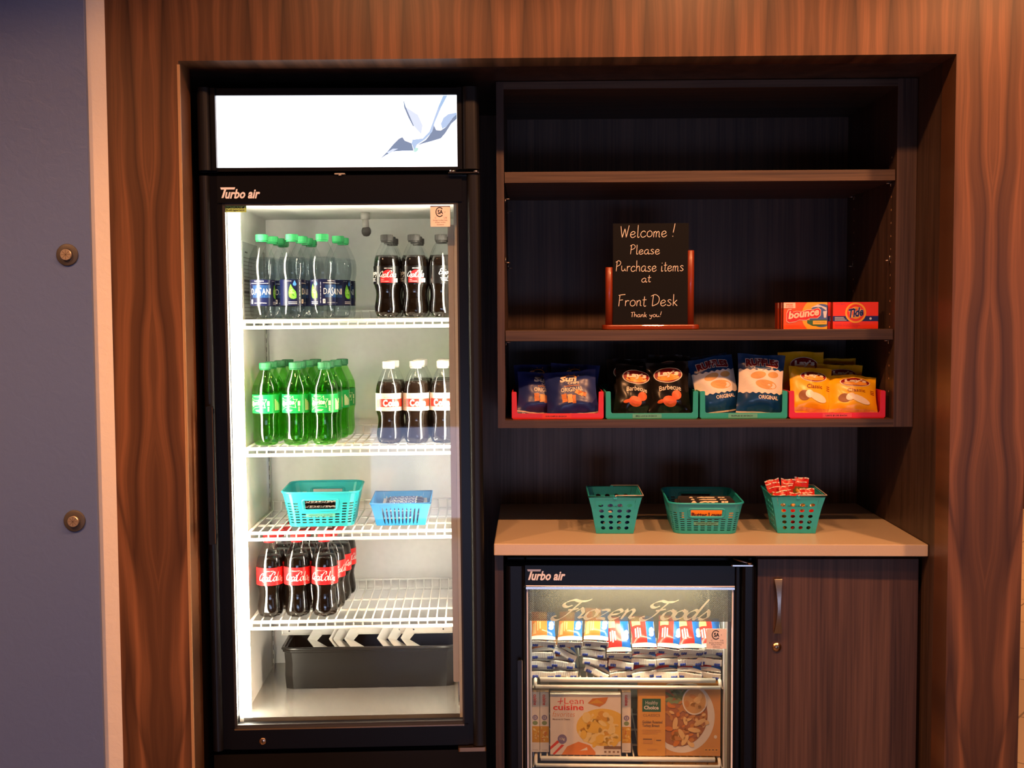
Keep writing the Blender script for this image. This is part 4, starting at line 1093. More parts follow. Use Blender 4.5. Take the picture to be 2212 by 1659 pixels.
# laundry boxes
M('box_orange', 'f05a1c', .4); M('box_red_orange', 'ee3a20', .4); M('box_side', 'b03a1c', .45); M('ring_yellow', 'f8b030', .4); M('box_cream', 'f8d8c0', .45)
M('sky_blue', '4a66a8', .4); M('field_green', '3c6a3c', .4); M('tag_yellow', 'e8b83c', .4); M('deep_blue', '1c2a70', .4); M('logo_red', 'd82a20', .4); M('cloud_white', 'd8dce8', .4)
def softener_box(label, loc):
    t = thing('softener_box', label, 'box', loc, 0, 'orange dryer sheet boxes on the middle shelf')
    W_, H_ = .109, .0665; m = MB()
    m.box(0, W_, 0, .019, 0, H_, 'box_side'); mp = flat(-.0001, .00025)
    m.pprect(0, W_, 0, H_, mp, 'box_orange', 0)
    X = lambda f: f * W_
    Z = lambda f: f * H_
    def clip(cx, cz, rx, rz, mat, l, inner=0):   # circle cut off by the box edge
        pts = []
        for k in range(49):
            th = 2 * math.pi * k / 48; pts.append((min(cx + rx * math.cos(th), W_), max(0, min(H_, cz + rz * math.sin(th)))))
        m.ppoly(pts[:-1], mp, mat, l)
    clip(X(.84), Z(.5), .0465, .0465, 'ring_yellow', 1); clip(X(.87), Z(.5), .0315, .029, 'sky_blue', 2)
    m.ppoly([(X(.54), Z(.33)), (X(.54), Z(.22)), (X(.66), Z(.12)), (X(.8), Z(.1)), (X(.99), Z(.16)), (X(.99), Z(.36)), (X(.8), Z(.34))], mp, 'field_green', 3)
    m.ppoly([(X(.62), Z(.8)), (X(.78), Z(.92)), (X(.98), Z(.8)), (X(.98), Z(.68)), (X(.86), Z(.82)), (X(.72), Z(.82))], mp, 'cloud_white', 3)
    m.ppoly([(X(.9), Z(.66)), (X(.99), Z(.68)), (X(.97), Z(.42)), (X(.92), Z(.42))], mp, 'cloud_white', 4)
    m.pprect(X(.67), X(.99), Z(.17), Z(.31), mp, 'tag_yellow', 5); m.text('outdoor fresh', X(.7), X(.95), Z(.235), Z(.275), mp, 'field_green', 6, .0)
    m.pprect(X(0), X(.27), Z(.78), Z(.99), mp, 'box_cream', 3); m.text('15 sheets', X(.05), X(.22), Z(.81), Z(.86), mp, 'logo_red', 4); m.text('FREE', X(.06), X(.21), Z(.88), Z(.94), mp, 'box_orange', 4)
    # the wordmark climbs and shrinks a little to the right; red body behind white letters
    up = lambda x, z: (x, z + (x - X(.1)) * .13)
    def cloud(g, dz, mat, l):                    # one body that hugs the letters
        T = [(.085, .33), (.085, .6), (.115, .7), (.19, .7), (.215, .6), (.3, .62), (.42, .58), (.53, .62), (.64, .6), (.78, .63), (.835, .55), (.83, .38), (.76, .3), (.6, .33), (.52, .28), (.36, .32), (.28, .28), (.14, .27)]
        cx, cz = .46, .46
        m.ppoly([up(X(cx + (a - cx) * (1 + g * .5)), Z(cz + (b - cz) * (1 + g * 2)) + dz) for a, b in T], mp, mat, l)
    cloud(.1, -.001, 'box_cream', 6); cloud(.04, -.001, 'logo_red', 7)
    m.text('bounce', X(.11), X(.81), Z(.36), Z(.66), mp, 'box_cream', 8, .04, .12, up)
    m.text('Dryer sheets - fresh static control', X(.08), X(.52), Z(.045), Z(.085), mp, 'logo_red', 3, .0); m.text('Feuilles assouplissantes', X(.06), X(.36), Z(.1), Z(.14), mp, 'logo_red', 3, .0)
    m.build('carton', t); return t
for k, tx in enumerate(('nearest of the row', 'second from the front', 'third from the front', 'fourth from the front', 'rearmost of the row')):
    softener_box('orange dryer sheet box %s on the middle shelf' % tx, (.6285 - .0008 * (k % 2), .308 + .0205 * k, 1.4077))
def soap_box(label, loc):
    t = thing('detergent_box', label, 'box', loc, 0, 'red-orange detergent boxes on the middle shelf')
    W_, H_ = .1125, .0665; m = MB(); m.box(0, W_, 0, .024, 0, H_, 'box_side'); mp = flat(-.0001, .00025)
    X = lambda f: f * W_
    Z = lambda f: f * H_
    m.pprect(0, W_, 0, H_, mp, 'box_red_orange', 0); m.pprect(0, W_, Z(.28), Z(.48), mp, 'deep_blue', 1)
    cx, cz = X(.5), Z(.6)
    for rr_, mat, l in ((.026, 'ring_yellow', 2), (.0215, 'box_red_orange', 3), (.0155, 'ring_yellow', 4), (.0105, 'box_orange', 5)): m.pdisc(cx, cz, rr_, rr_ * .98, mp, mat, l, 36)
    up = lambda x, z: (x, z + (x - cx) * .16)
    for bold, mat, l, g in ((.075, 'box_cream', 6, .006), (.035, 'deep_blue', 7, 0)): m.text('Tide', cx - .018 - g * .08, cx + .019 + g * .08, Z(.44) - g * .08, Z(.78) + g * .08, mp, mat, l, bold, .18, up)
    for k, x1 in enumerate((.55, .6, .58)): m.text('septembre formule poudre lessive', X(.04), X(x1), Z(.05 + .055 * k), Z(.085 + .055 * k), mp, 'deep_blue', 1, .0)
    m.text('poudre lavage', X(.06), X(.3), Z(.86), Z(.9), mp, 'logo_red', 1, .0); m.text('detergent', X(.06), X(.27), Z(.91), Z(.95), mp, 'deep_blue', 1, .0)
    for k, x1 in enumerate((.3, .26, .24)): m.pprect(X(.04), X(x1), Z(.315 + .05 * k), Z(.335 + .05 * k), mp, 'cloud_white', 2)
    m.pdisc(X(.83), Z(.38), .003, .003, mp, 'cloud_white', 2, 14)
    m.build('carton', t); return t
for k, tx in enumerate(('nearest', 'second from the front', 'rearmost')):
    soap_box('red-orange detergent box with blue band, %s, right end of middle shelf' % tx, (.7515 - (.006 if k else 0), .308 + .0255 * k, 1.4077))

# ------------------------------------------------------------------ chip bins and bags on the bottom of the cabinet
def chip_bin(label, x0, x1, mat, tape, txt, tx0, tx1):
    t = thing('display_bin', label, 'bin', ((x0 + x1) / 2, .275, 1.1862), 0, 'open fronted bins on the lowest shelf')
    W_ = (x1 - x0) / 2 - .0012; m = MB(); H_ = .069; lip = .0145; th = .0032; pw = .0125
    U = [(-W_, .004), (-W_ + .004, 0), (W_ - .004, 0), (W_, .004), (W_, H_ - .003), (W_ - .003, H_), (W_ - pw + .002, H_), (W_ - pw, H_ - .002), (W_ - pw - .001, lip + .003), (W_ - pw - .004, lip), (-W_ + pw + .004, lip), (-W_ + pw + .001, lip + .003), (-W_ + pw, H_ - .002), (-W_ + pw - .002, H_), (-W_ + .003, H_), (-W_, H_ - .003)]
    m.prism(U, 0, th, mat)
    for s in (-1, 1): m.box(*(sorted((s * W_, s * (W_ - th)))), th, .33, .002, H_ - .001, mat)
    m.box(-W_ + th, W_ - th, th, .33, 0, th, mat); m.box(-W_ + th, W_ - th, .33 - th, .33, th, H_ - .001, mat)
    m.build('bin_shell', t, bevel=.0007)
    m = MB(); mp = flat(0, .0004); m.pprect(tx0 - .008, tx1 + .012, .002, .0125, mp, tape, 1)
    m.text(txt, tx0, tx1, .005, .0093, mp, 'ink_dark', 2, .01); m.build('price_label', t)
chip_bin('red display bin of navy crisp bags, left end of the lowest shelf', -.0525, .179, 'red_plastic', 'tape_red', 'SUN CHIPS $1.00 EACH', -.03, .022)
chip_bin('teal display bin of black crisp bags, second from the left', .1815, .4135, 'green_plastic', 'tape_teal', 'BBQ LAYS $1.00 EACH', -.04, .012)
chip_bin('teal display bin of blue and white crisp bags, third from the left', .4155, .6345, 'green_plastic', 'tape_teal', 'RUFFLES $1.00 EACH', -.03, .022)
chip_bin('pinkish red display bin of yellow crisp bags, right end of the lowest shelf', .636, .8765, 'pink_plastic', 'tape_pink', 'LAYS $1.00 EACH', -.028, .024)
M('foil_navy', '20306c', .32); M('foil_black', '17130f', .22); M('foil_blue', '16406e', .26); M('foil_yellow', 'f0b414', .3); M('print_cream', 'f0e0c4', .4)
M('print_white', 'f2e4d2', .35); M('chip_tan', 'e0a860', .45); M('chip_brown', 'c8742c', .45); M('chip_orange', 'e0642c', .45); M('logo_maroon', '8c1418', .35); M('logo_gold', 'f0a030', .35)
M('potato_brown', '8a5428', .5); M('seal_stripe', 'd0c0b4', .35); M('foil_inside', 'b0a898', .3, metal=.6)
def bag_fn(W_, H_, T, seed):
    rn = random.Random(seed); ph = [rn.uniform(0, 6) for _ in range(6)]
    def f(x, z, side, l=0):
        s = max(-1, min(1, 2 * x / W_)); t = max(0, min(1, z / H_))
        e = min(1, max(0, (t - .045) / .22)) * min(1, max(0, (.955 - t) / .22)); e = e * e * (3 - 2 * e)
        th = T * (1 - abs(s) ** 2.6) * (.12 + .88 * e ** .7)
        wr = .0016 * math.sin(7 * s + 9 * t + ph[0]) * math.sin(11 * t + ph[1]) + .0014 * (1 - e) * math.sin(17 * s + ph[2])
        xx = x * (1 - .07 * math.sin(math.pi * t)); y = side * th + wr * (1 - s ** 4) + .004 * math.sin(3 * s + ph[3]) * (1 - e)
        return (xx, y - (.0005 + .0004 * l if side < 0 and l else 0), z + .002 * math.sin(4 * s + ph[4]) * (t - .5))
    return f
def chip_bag(label, loc, rot, W_, H_, T, foil, art, group, seed, stripe=None):
    t = thing('crisp_bag', label, 'crisp bag', loc, 0, group); t.rotation_euler = rot
    f = bag_fn(W_, H_, T, seed); m = MB()
    m.grid(lambda a, b: f((a - .5) * W_, b * H_, -1), 22, 26, foil); m.grid(lambda a, b: f((.5 - a) * W_, b * H_, 1), 22, 26, foil)
    mp = lambda x, z, l: f(x, z, -1, l)
    art(m, mp, W_, H_)
    if stripe: m.pprect(-W_ * .5, W_ * .5, H_ * .035, H_ * .06, mp, stripe, 1, 20, 1)
    m.build('packet', t); return t
def art_grain(m, mp, W_, H_):
    X = lambda f: f * W_
    Z = lambda f: f * H_
    m.pdisc(X(.0), Z(.78), X(.14), Z(.12), mp, 'logo_gold', 1, 24, 1, .85, 10, 170)
    for a in (25, 60, 95, 130): m.ppoly([(X(.165 * math.cos(R(a))), Z(.78 + .14 * math.sin(R(a)))), (X(.2 * math.cos(R(a))), Z(.78 + .17 * math.sin(R(a)))), (X(.2 * math.cos(R(a + 5))), Z(.78 + .17 * math.sin(R(a + 5))))], mp, 'logo_gold', 1)
    m.text('Sun', X(-.2), X(.13), Z(.71), Z(.86), mp, 'print_cream', 2, .05, .15); m.text('CHIPS', X(-.05), X(.18), Z(.65), Z(.705), mp, 'print_cream', 2, .03)
    m.text('MULTIGRAIN SNACKS', X(-.12), X(.18), Z(.605), Z(.63), mp, 'logo_gold', 2)
    m.text('ORIGINAL', X(-.2), X(.24), Z(.49), Z(.585), mp, 'print_cream', 2, .015)
    for k, (cx, cz, w_, r_) in enumerate(((-.14, .36, .075, 6), (-.03, .34, .07, 2), (.05, .32, .05, -4), (.16, .45, .06, 60), (.22, .43, .06, 68))):
        c, s = math.cos(R(r_)), math.sin(R(r_)); hw, hh = X(w_) / 1.4, Z(.09)
        pts = [(-hw, -hh), (hw, -hh), (hw, -.5 * hh), (hw * .85, 0), (hw, .5 * hh), (hw, hh), (-hw, hh), (-hw * .85, .5 * hh), (-hw, 0), (-hw * .85, -.5 * hh)]
        m.ppoly([(X(cx) + a * c - b * s, Z(cz) + a * s + b * c) for a, b in pts], mp, 'chip_brown' if k % 2 == 0 else 'chip_tan', 2)
def oval_logo(m, mp, cx, cz, rx, rz):
    m.pdisc(cx, cz, rx * 1.07, rz * 1.1, mp, 'print_cream', 1, 32, 3); m.pdisc(cx, cz, rx, rz, mp, 'logo_maroon', 2, 32, 3)
    m.pdisc(cx, cz - rz * .38, rx * .82, rz * .46, mp, 'logo_gold', 3, 28, 2)
    m.text("Lay's", cx - rx * .76, cx + rx * .78, cz - rz * .38, cz + rz * .62, mp, 'print_cream', 5, .05, .08)
def art_bbq(m, mp, W_, H_):
    X = lambda f: f * W_
    Z = lambda f: f * H_
    oval_logo(m, mp, X(.0), Z(.74), X(.33), Z(.135))
    m.text('Barbecue', X(-.24), X(.3), Z(.46), Z(.555), mp, 'print_cream', 2, .01, 0, lambda x, z: (x, z - (x / W_ - .02) ** 2 * .05))
    m.pdisc(X(.0), Z(.25), X(.17), Z(.1), mp, 'chip_orange', 2, 20, 2, rot=-12); m.pdisc(X(.18), Z(.36), X(.12), Z(.09), mp, 'chip_orange', 1, 18, 2, rot=20); m.pdisc(X(-.2), Z(.25), X(.1), Z(.035), mp, 'chip_orange', 1, 16, 2, rot=10)
def art_ridge(m, mp, W_, H_):
    X = lambda f: f * W_
    Z = lambda f: f * H_
    wav = lambda a, base: Z(base) + .0016 * math.sin(a * 46) 
    n = 60
    v = []
    m.grid(lambda a, b: mp(X(-.49 + .98 * a), wav(a, .36) * (1 - b) + (wav(a, .74)) * b, 1), n, 8, 'print_white', False)
    for bold, mat, l, g in ((.12, 'print_white', 2, .012), (.06, 'logo_maroon', 3, 0)): m.text('RUFFLES', X(-.34 - g), X(.36 + g), Z(.79 - g), Z(.92 + g), mp, mat, l, bold, 0, lambda x, z: (x, z + .003 * math.cos(x / W_ * 7)))
    m.pdisc(X(.1), Z(.5), X(.24), Z(.075), mp, 'chip_tan', 2, 22, 2, rot=-8); m.pdisc(X(-.08), Z(.65), X(.17), Z(.06), mp, 'chip_tan', 2, 22, 2, rot=10); m.pdisc(X(.25), Z(.66), X(.12), Z(.05), mp, 'chip_tan', 2, 18, 2)
    m.text('ORIGINAL', X(-.06), X(.38), Z(.26), Z(.325), mp, 'print_white', 2, .02)
def art_plain(m, mp, W_, H_):
    X = lambda f: f * W_
    Z = lambda f: f * H_
    oval_logo(m, mp, X(.04), Z(.78), X(.3), Z(.115))
    m.text('Classic', X(-.14), X(.24), Z(.525), Z(.605), mp, 'logo_maroon', 2, .0)
    m.pdisc(X(-.2), Z(.37), X(.13), Z(.11), mp, 'potato_brown', 2, 20, 2); m.pdisc(X(.12), Z(.34), X(.22), Z(.085), mp, 'print_cream', 2, 22, 2, rot=-20); m.pdisc(X(-.08), Z(.4), X(.1), Z(.085), mp, 'print_white', 3, 18, 2, rot=30)
    m.pprect(X(-.5), X(.5), Z(.06), Z(.13), mp, 'chip_tan', 1, 20, 1)
    for k in range(3): m.pprect(X(.36), X(.45), Z(.5 + .04 * k), Z(.515 + .04 * k), mp, 'logo_maroon', 1)
ZB = 1.1862 + .0038
G = 'crisp bags in the %s bin'
def put(label, x, y, tilt, rz, roll, W_, H_, T, foil, art, g, seed, stripe=None, z=ZB):
    chip_bag(label, (x, y, z), (R(-tilt), R(roll), R(rz)), W_, H_, T, foil, art, g, seed, stripe)
g = G % 'red'
put('navy crisp bag at the front left of the red bin', .026, .348, 24, 6, 4, .135, .115, .021, 'foil_navy', art_grain, g, 1, 'seal_stripe')
put('navy crisp bag leaning to the right at the front of the red bin', .104, .305, 24, -3, -6, .135, .122, .021, 'foil_navy', art_grain, g, 2, 'seal_stripe')
put('dark navy crisp bag standing behind at left in the red bin', .016, .43, 14, 0, 0, .13, .128, .02, 'foil_navy', art_grain, g, 3, 'seal_stripe')
put('dark navy crisp bag standing behind at right in the red bin', .107, .41, 14, 0, 3, .13, .13, .02, 'foil_navy', art_grain, g, 4, 'seal_stripe')
g = G % 'black'
put('black barbecue crisp bag at front left of the second bin', .256, .322, 17, 3, 5, .104, .132, .021, 'foil_black', art_bbq, g, 5)
put('black barbecue crisp bag at front right of the second bin', .348, .318, 14, -3, -3, .108, .138, .021, 'foil_black', art_bbq, g, 6)
put('black barbecue crisp bag behind at left in the second bin', .246, .4, 10, 0, 0, .105, .142, .02, 'foil_black', art_bbq, g, 7)
put('black barbecue crisp bag rising behind at right in the second bin', .352, .395, 9, 0, 2, .108, .152, .02, 'foil_black', art_bbq, g, 8)
g = G % 'blue'
put('blue and white ridged crisp bag leaning left at front of third bin', .4795, .345, 12, 4, -9, .118, .15, .021, 'foil_blue', art_ridge, g, 9, 'seal_stripe')
put('blue and white ridged crisp bag at front right of third bin', .571, .312, 10, -2, 3, .12, .155, .022, 'foil_blue', art_ridge, g, 10, 'seal_stripe')
put('blue ridged crisp bag half hidden behind at left in third bin', .474, .42, 10, 5, -8, .12, .15, .02, 'foil_blue', art_ridge, g, 11, 'seal_stripe')
g = G % 'yellow'
put('yellow crisp bag at front left of the pinkish bin', .702, .318, 20, 3, 4, .112, .126, .02, 'foil_yellow', art_plain, g, 12)
put('yellow crisp bag at front right of the pinkish bin', .805, .306, 26, -4, 2, .124, .108, .021, 'foil_yellow', art_plain, g, 13)
put('yellow crisp bag rising tallest behind at left in the pinkish bin', .7, .405, 8, 0, 0, .12, .158, .019, 'foil_yellow', art_plain, g, 14)
put('yellow crisp bag in the second row at right of the pinkish bin', .79, .375, 16, -2, 2, .118, .128, .019, 'foil_yellow', art_plain, g, 15)
put('yellow crisp bag in the last row at right of the pinkish bin', .795, .44, 12, 0, 0, .118, .14, .018, 'foil_yellow', art_plain, g, 16)

# ------------------------------------------------------------------ counter, base cabinet
mb = MB(); mb.prism([(-.093, .1415), (.9345, .1235), (.9345, .734), (-.093, .734)], .871, .8995, 'counter_quartz', lambda a, b, d: (a, b, d))
tag(mb.build('countertop', bevel=.0022), 'pale beige countertop slab with three baskets on it', 'countertop')
bc_ = thing('base_cabinet', 'walnut base cabinet with one handled door under the counter at right', 'cabinet', (.735, .165, 0))
mb = MB(); ox, oy, oz = -.735, -.165, 0
for x0, x1 in ((.541, .555), (.915, .929)): cb(mb, x0, x1, .185, .72, .1, .87, 'laminate_upright')
cb(mb, .555, .915, .185, .72, .1, .118, 'laminate_upright'); cb(mb, .555, .915, .71, .72, .118, .87, 'laminate_upright'); cb(mb, .555, .915, .185, .72, .856, .87, 'laminate_upright')
cb(mb, .541, .929, .22, .235, 0, .1, 'laminate_upright'); mb.build('carcass', bc_)
mb = MB(); cb(mb, .541, .927, .166, .184, .105, .857, 'laminate_door'); d = mb.build('cabinet_door', bc_, bevel=.0012)
mb = MB(); n = 20; v = []; fs = []
for i in range(n + 1):
    t = i / n; z = .678 + .133 * t; hw = .0045 + .0055 * abs(2 * t - 1) ** 1.8; y = -.026 + .012 * abs(2 * t - 1) ** 2.2
    for dx, dy in ((-hw, 0), (hw, 0), (hw, .005), (-hw, .005)): v.append((.5885 + dx + ox, .166 + y + dy + oy, z))
for i in range(n):
    for j in range(4): fs.append((i * 4 + j, i * 4 + (j + 1) % 4, i * 4 + 4 + (j + 1) % 4, i * 4 + 4 + j))
fs += [(3, 2, 1, 0), (4 * n, 4 * n + 1, 4 * n + 2, 4 * n + 3)]
mb.add(v, fs, 'brushed_nickel', False)
for z in (.684, .805): cb(mb, .583, .594, .152, .1665, z - .006, z + .006, 'brushed_nickel')
mb.build('handle', d, bevel=.0008)
mb = MB(); mb.T = Matrix.Translation((.5885 + ox, .166 + oy, .642))
mb.lathe([(.011, 0), (.0112, -.002), (.0105, -.0035), (.0086, -.0038), (.0082, -.005), (.0001, -.005)], 'brass_nickel', 32, axis='Y')
mb.box(-.0008, .0008, -.0056, -.005, -.004, .002, 'ink_black'); mb.pdisc(0, .0012, .0018, .0018, flat(-.0052, .0003), 'ink_black', 1, 12, 1)
mb.build('lock', d)
mb = MB(); mb.box(-.092, -.0715, .168, .72, 0, .869, 'laminate_upright')
tag(mb.build('end_panel'), 'narrow dark wood end panel under the counter, left of the small freezer', 'panel')

# ------------------------------------------------------------------ baskets on the counter
GB = 'teal baskets on the counter'
TOPZ = .8997
BA = (.206, .331, TOPZ); BB = (.4345, .376, TOPZ); BC = (.66, .331, TOPZ)
hole_basket('small teal basket with round holes, left of the three on the counter', BA, R(-1), .092, .126, .128, .168, .0955, 'teal_plastic', 4, 5, .54, .6, (.07, .84), True, ('OREOS 50¢ EACH', .045, .0685, .0735), None, GB)
slot_basket('larger teal slotted basket holding popcorn, middle of the counter', BB, R(-2), .155, .225, .184, .27, .078, .03, 'teal_plastic', 46, 9, .037, (.55, .83), ('POPCORN $1.00 EACH', .062, .0225, .031), 'tape_teal', GB)
hole_basket('small teal basket with round holes heaped with red sachets', BC, R(-3), .092, .126, .128, .168, .0955, 'teal_plastic', 4, 5, .54, .6, (.07, .84), True, ('GRANOLA BARS $1 EA', .06, .0685, .0735), None, GB)
M('pack_blue', '20357c', .35); M('pack_white', 'e8ddd0', .4); M('pack_red', 'c82420', .35); M('pack_gold', 'c89430', .4); M('pack_olive', '6a5a24', .45); M('pop_black', '1c1614', .4); M('pop_orange', 'e88a1c', .4); M('pop_maroon', '5c1a1c', .4)
def sachet(label, loc, rot, W_, H_, T, mat, art, group, seed, name='snack_sachet', cat='sachet'):
    t = thing(name, label, cat, loc, 0, group); t.rotation_euler = rot
    f = bag_fn(W_, H_, T, seed); m = MB()
    m.grid(lambda a, b: f((a - .5) * W_, b * H_, -1), 10, 12, mat); m.grid(lambda a, b: f((.5 - a) * W_, b * H_, 1), 10, 12, mat)
    art(m, lambda x, z, l: f(x, z, -1, l), W_, H_); m.build('packet', t)
def art_cookie(m, mp, W_, H_):
    m.pdisc(-W_ * .1, H_ * .3, W_ * .22, H_ * .1, mp, 'pack_white', 1, 16, 1, .5); m.pprect(-W_ * .3, W_ * .25, H_ * .5, H_ * .58, mp, 'pack_white', 1, 4, 1); m.pdisc(W_ * .15, H_ * .75, W_ * .14, H_ * .07, mp, 'pack_white', 1)
    m.pprect(-W_ * .35, W_ * .0, H_ * .1, H_ * .16, mp, 'pack_white', 1, 4, 1)
for k, (tx, x, y, z, rz) in enumerate((('at the front', -.018, -.044, .003, 4), ('front right', .02, -.046, .002, -6), ('in the middle', -.01, -.012, .002, 3), ('at the back', .012, .022, .002, -4))):
    sachet('blue and white snack packet %s in the left counter basket' % tx, (BA[0] + x, BA[1] + y, BA[2] + z), (R(-6), 0, R(rz)), .042, .062, .008, 'pack_blue', art_cookie, 'blue packets in the left counter basket', 30 + k, 'snack_packet', 'snack packet')
def pop_box(label, x, y, z, rot, W_, H_, D_):
    t = thing('popcorn_packet', label, 'popcorn packet', (BB[0] + x, BB[1] + y, BB[2] + z), 0, 'popcorn packets in the middle basket'); t.rotation_euler = rot
    m = MB(); m.rbox(-W_ / 2, W_ / 2, 0, D_, 0, H_, .004, 'pop_black', 3, 'Y'); mp = flat(0, .0004)
    m.pprect(-W_ * .48, W_ * .48, H_ * .4, H_ * .7, mp, 'pop_orange', 1); m.pprect(-W_ * .48, W_ * .48, H_ * .7, H_ * .79, mp, 'pop_maroon', 1)
    for k in range(13): m.pprect(-W_ * .46 + W_ * .92 * k / 12.6, -W_ * .46 + W_ * .92 * k / 12.6 + .003, H_ * .73, H_ * .76, mp, 'print_cream', 2)
    m.text('ACT II', -W_ * .36, W_ * .38, H_ * .8, H_ * .97, mp, 'print_cream', 2, .06); m.text('Butter Lovers', -W_ * .3, W_ * .31, H_ * .45, H_ * .6, mp, 'pop_maroon', 2, .05)
    mt = lambda a, b, l: (a, b, H_ + .0004 * l)
    m.pprect(W_ * .22, W_ * .42, D_ * .2, D_ * .8, mt, 'print_cream', 1); m.text('580', W_ * .25, W_ * .39, D_ * .35, D_ * .65, mt, 'ink_dark', 2)
    m.build('packet', t)
pop_box('dark popcorn packet at the front of the middle counter basket', .004, -.1, .003, (R(-12), 0, R(-2)), .135, .079, .014)
pop_box('dark popcorn packet second in the middle counter basket', .006, -.066, .003, (R(-14), 0, R(-1)), .135, .079, .014)
pop_box('dark popcorn packet third in the middle counter basket', .006, -.032, .003, (R(-15), 0, R(-3)), .135, .079, .014)
pop_box('dark popcorn packet at the back of the middle counter basket', .002, .004, .003, (R(-15), 0, R(-2)), .135, .066, .014)
def art_sachet(m, mp, W_, H_):
    m.pprect(-W_ * .5, W_ * .5, H_ * .95, H_, mp, 'pack_white', 1, 8, 1); [m.pprect(W_ * a, W_ * b, H_ * .775, H_ * .81, mp, 'sticker_pink', 2, 2, 1) for a, b in ((-.36, -.2), (-.17, .02), (.05, .34))]
    m.pprect(-W_ * .5, W_ * .5, H_ * .3, H_ * .58, mp, 'pack_olive', 1, 8, 2); m.pdisc(-W_ * .25, H_ * .42, W_ * .16, H_ * .1, mp, 'pack_gold', 2); m.pprect(W_ * .05, W_ * .3, H_ * .36, H_ * .5, mp, 'pack_white', 2, 2, 1)
    m.pprect(-W_ * .5, W_ * .5, H_ * .03, H_ * .08, mp, 'pack_gold', 1, 8, 1)
SA = (('leaning out leftmost of the heap', -.033, .022, .066, -12, -6, -15), ('second at the left of the heap', -.035, .004, .06, -14, 4, -11), ('standing behind the middle of the heap', -.008, .022, .066, -12, -4, 4), ('standing highest at right of the heap', .026, .022, .07, -10, -3, 5), ('low at the left front of the heap', -.03, -.042, .046, -22, 8, -5), ('low at the right front of the heap', .034, -.03, .05, -20, -5, -1), ('in the centre of the heap', -.012, -.012, .054, -16, 5, -4), ('tucked at the front centre of the heap', .002, -.046, .043, -24, -4, 3), ('lying frontmost right of the heap', .03, -.052, .04, -26, 3, -6))
for k, (tx, x, y, z, ti, rz, ro) in enumerate(SA):
    sachet('red snack sachet %s in the right basket' % tx, (BC[0] + x, BC[1] + y, BC[2] + z), (R(ti), R(ro), R(rz)), .037, .058, .005, 'pack_red', art_sachet, 'red sachets heaped in the right basket', 50 + k)
for k, (tx, x, y, rz) in enumerate((('left', -.026, -.046, 8), ('middle', .004, -.05, -4), ('right', .03, -.044, 6), ('rear', .0, -.01, 0))):
    sachet('snack sachet at the bottom %s of the right counter basket, seen through holes' % tx, (BC[0] + x * .9, BC[1] + y * .95, BC[2] + .003), (R(-8), 0, R(rz)), .036, .056, .006, ('pack_gold', 'pack_red', 'pack_olive', 'pack_red')[k], art_cookie if k % 2 else art_sachet, 'sachets at the bottom of the right basket', 70 + k)
# ------------------------------------------------------------------ small glass-door freezer under the counter
ZT = R(-1.0); ZP = Vector((.27, .165, 0))
fz = thing('display_freezer', 'small black glass-door freezer under the counter, its header reading Frozen Foods', 'freezer', ZP, ZT)
ZM = Matrix.Translation(ZP) @ Matrix.Rotation(ZT, 4, 'Z')
def ZW(x, y, z): return ZM @ Vector((x, y, z))
L0, L1 = -.336, .267
mb = MB()
mb.box(L0, -.29, .052, .52, .03, .852, 'black_metal'); mb.box(.2185, L1, .052, .52, .03, .852, 'black_metal')
mb.box(-.29, .2185, .48, .52, .03, .852, 'black_metal'); mb.box(-.29, .2185, .052, .48, .802, .852, 'black_metal'); mb.box(-.29, .2185, .052, .48, .03, .135, 'black_metal')
for x in (-.3, .23):
    for y in (.08, .48): mb.box(x - .02, x + .02, y - .02, y + .02, 0, .03, 'black_metal')
mb.build('cabinet_body', fz, bevel=.003)
M('freezer_liner', '8c8880', .5)
mb = MB()
mb.box(-.2895, -.279, .054, .46, .136, .8015, 'freezer_liner'); mb.box(.2075, .218, .054, .46, .136, .8015, 'freezer_liner')
mb.box(-.2895, .218, .46, .479, .136, .8015, 'freezer_liner'); mb.box(-.279, .2075, .054, .46, .795, .8015, 'freezer_liner'); mb.box(-.279, .2075, .054, .46, .136, .145, 'freezer_liner')
mb.build('liner', fz)
QX0, QX1, QZ0, QZ1 = -.2855, .2135, .175, .783
mb = MB()
mb.box(-.289, .2155, .0, .05, .7925, .841, 'black_metal'); mb.box(-.289, .2155, 0, .05, .12, QZ0, 'black_metal')
mb.box(-.289, QX0, .004, .05, QZ0, .7925, 'black_metal'); mb.box(QX1, .2165, .004, .05, QZ0, .7925, 'black_metal')
mb.rbox(L0, -.289, -.01, .05, .12, .841, .012, 'black_metal', 5, 'Z'); mb.rbox(.2165, .231, .0, .05, .12, .841, .005, 'black_metal', 4, 'Z'); mb.rbox(.231, L1, -.012, .05, .12, .841, .012, 'black_metal', 5, 'Z')
dz = mb.build('door', fz)
mb = MB(); mb.box(QX0, QX1, .012, .017, QZ0, QZ1, 'door_glass'); mb.build('glass_pane', dz)
mb = MB(); mb.box(-.287, .2155, -.0012, .012, .783, .7885, 'chrome'); mb.box(-.287, .2155, -.0012, .012, .79, .7922, 'logo_silver')
mb.box(QX0, QX0 + .003, .004, .0118, QZ0, QZ1, 'logo_silver'); mb.box(QX1 - .003, QX1, .004, .0118, QZ0, QZ1, 'logo_silver')
mb.build('glass_bead', dz)
mb = MB(); mb.box(QX0 + .003, QX1 - .003, .0172, .0178, .7005, .7828, 'frost_film'); f_ = mb.build('header_film', dz)
mb = MB(); mp = flat(.0115, .0004)
for txt, a, b, c, d in (('Frozen', -.2235, -.0245, .7045, .7565), ('Foods', -.0085, .157, .7045, .7565)):
    mb.script(txt, a, b, c, d, mp, 'ink_backlit', 1, .0098, (28, .12), .5, PEN)
mb.build('header_lettering', dz)
mb = MB(); mp = flat(-.0004, .0003)
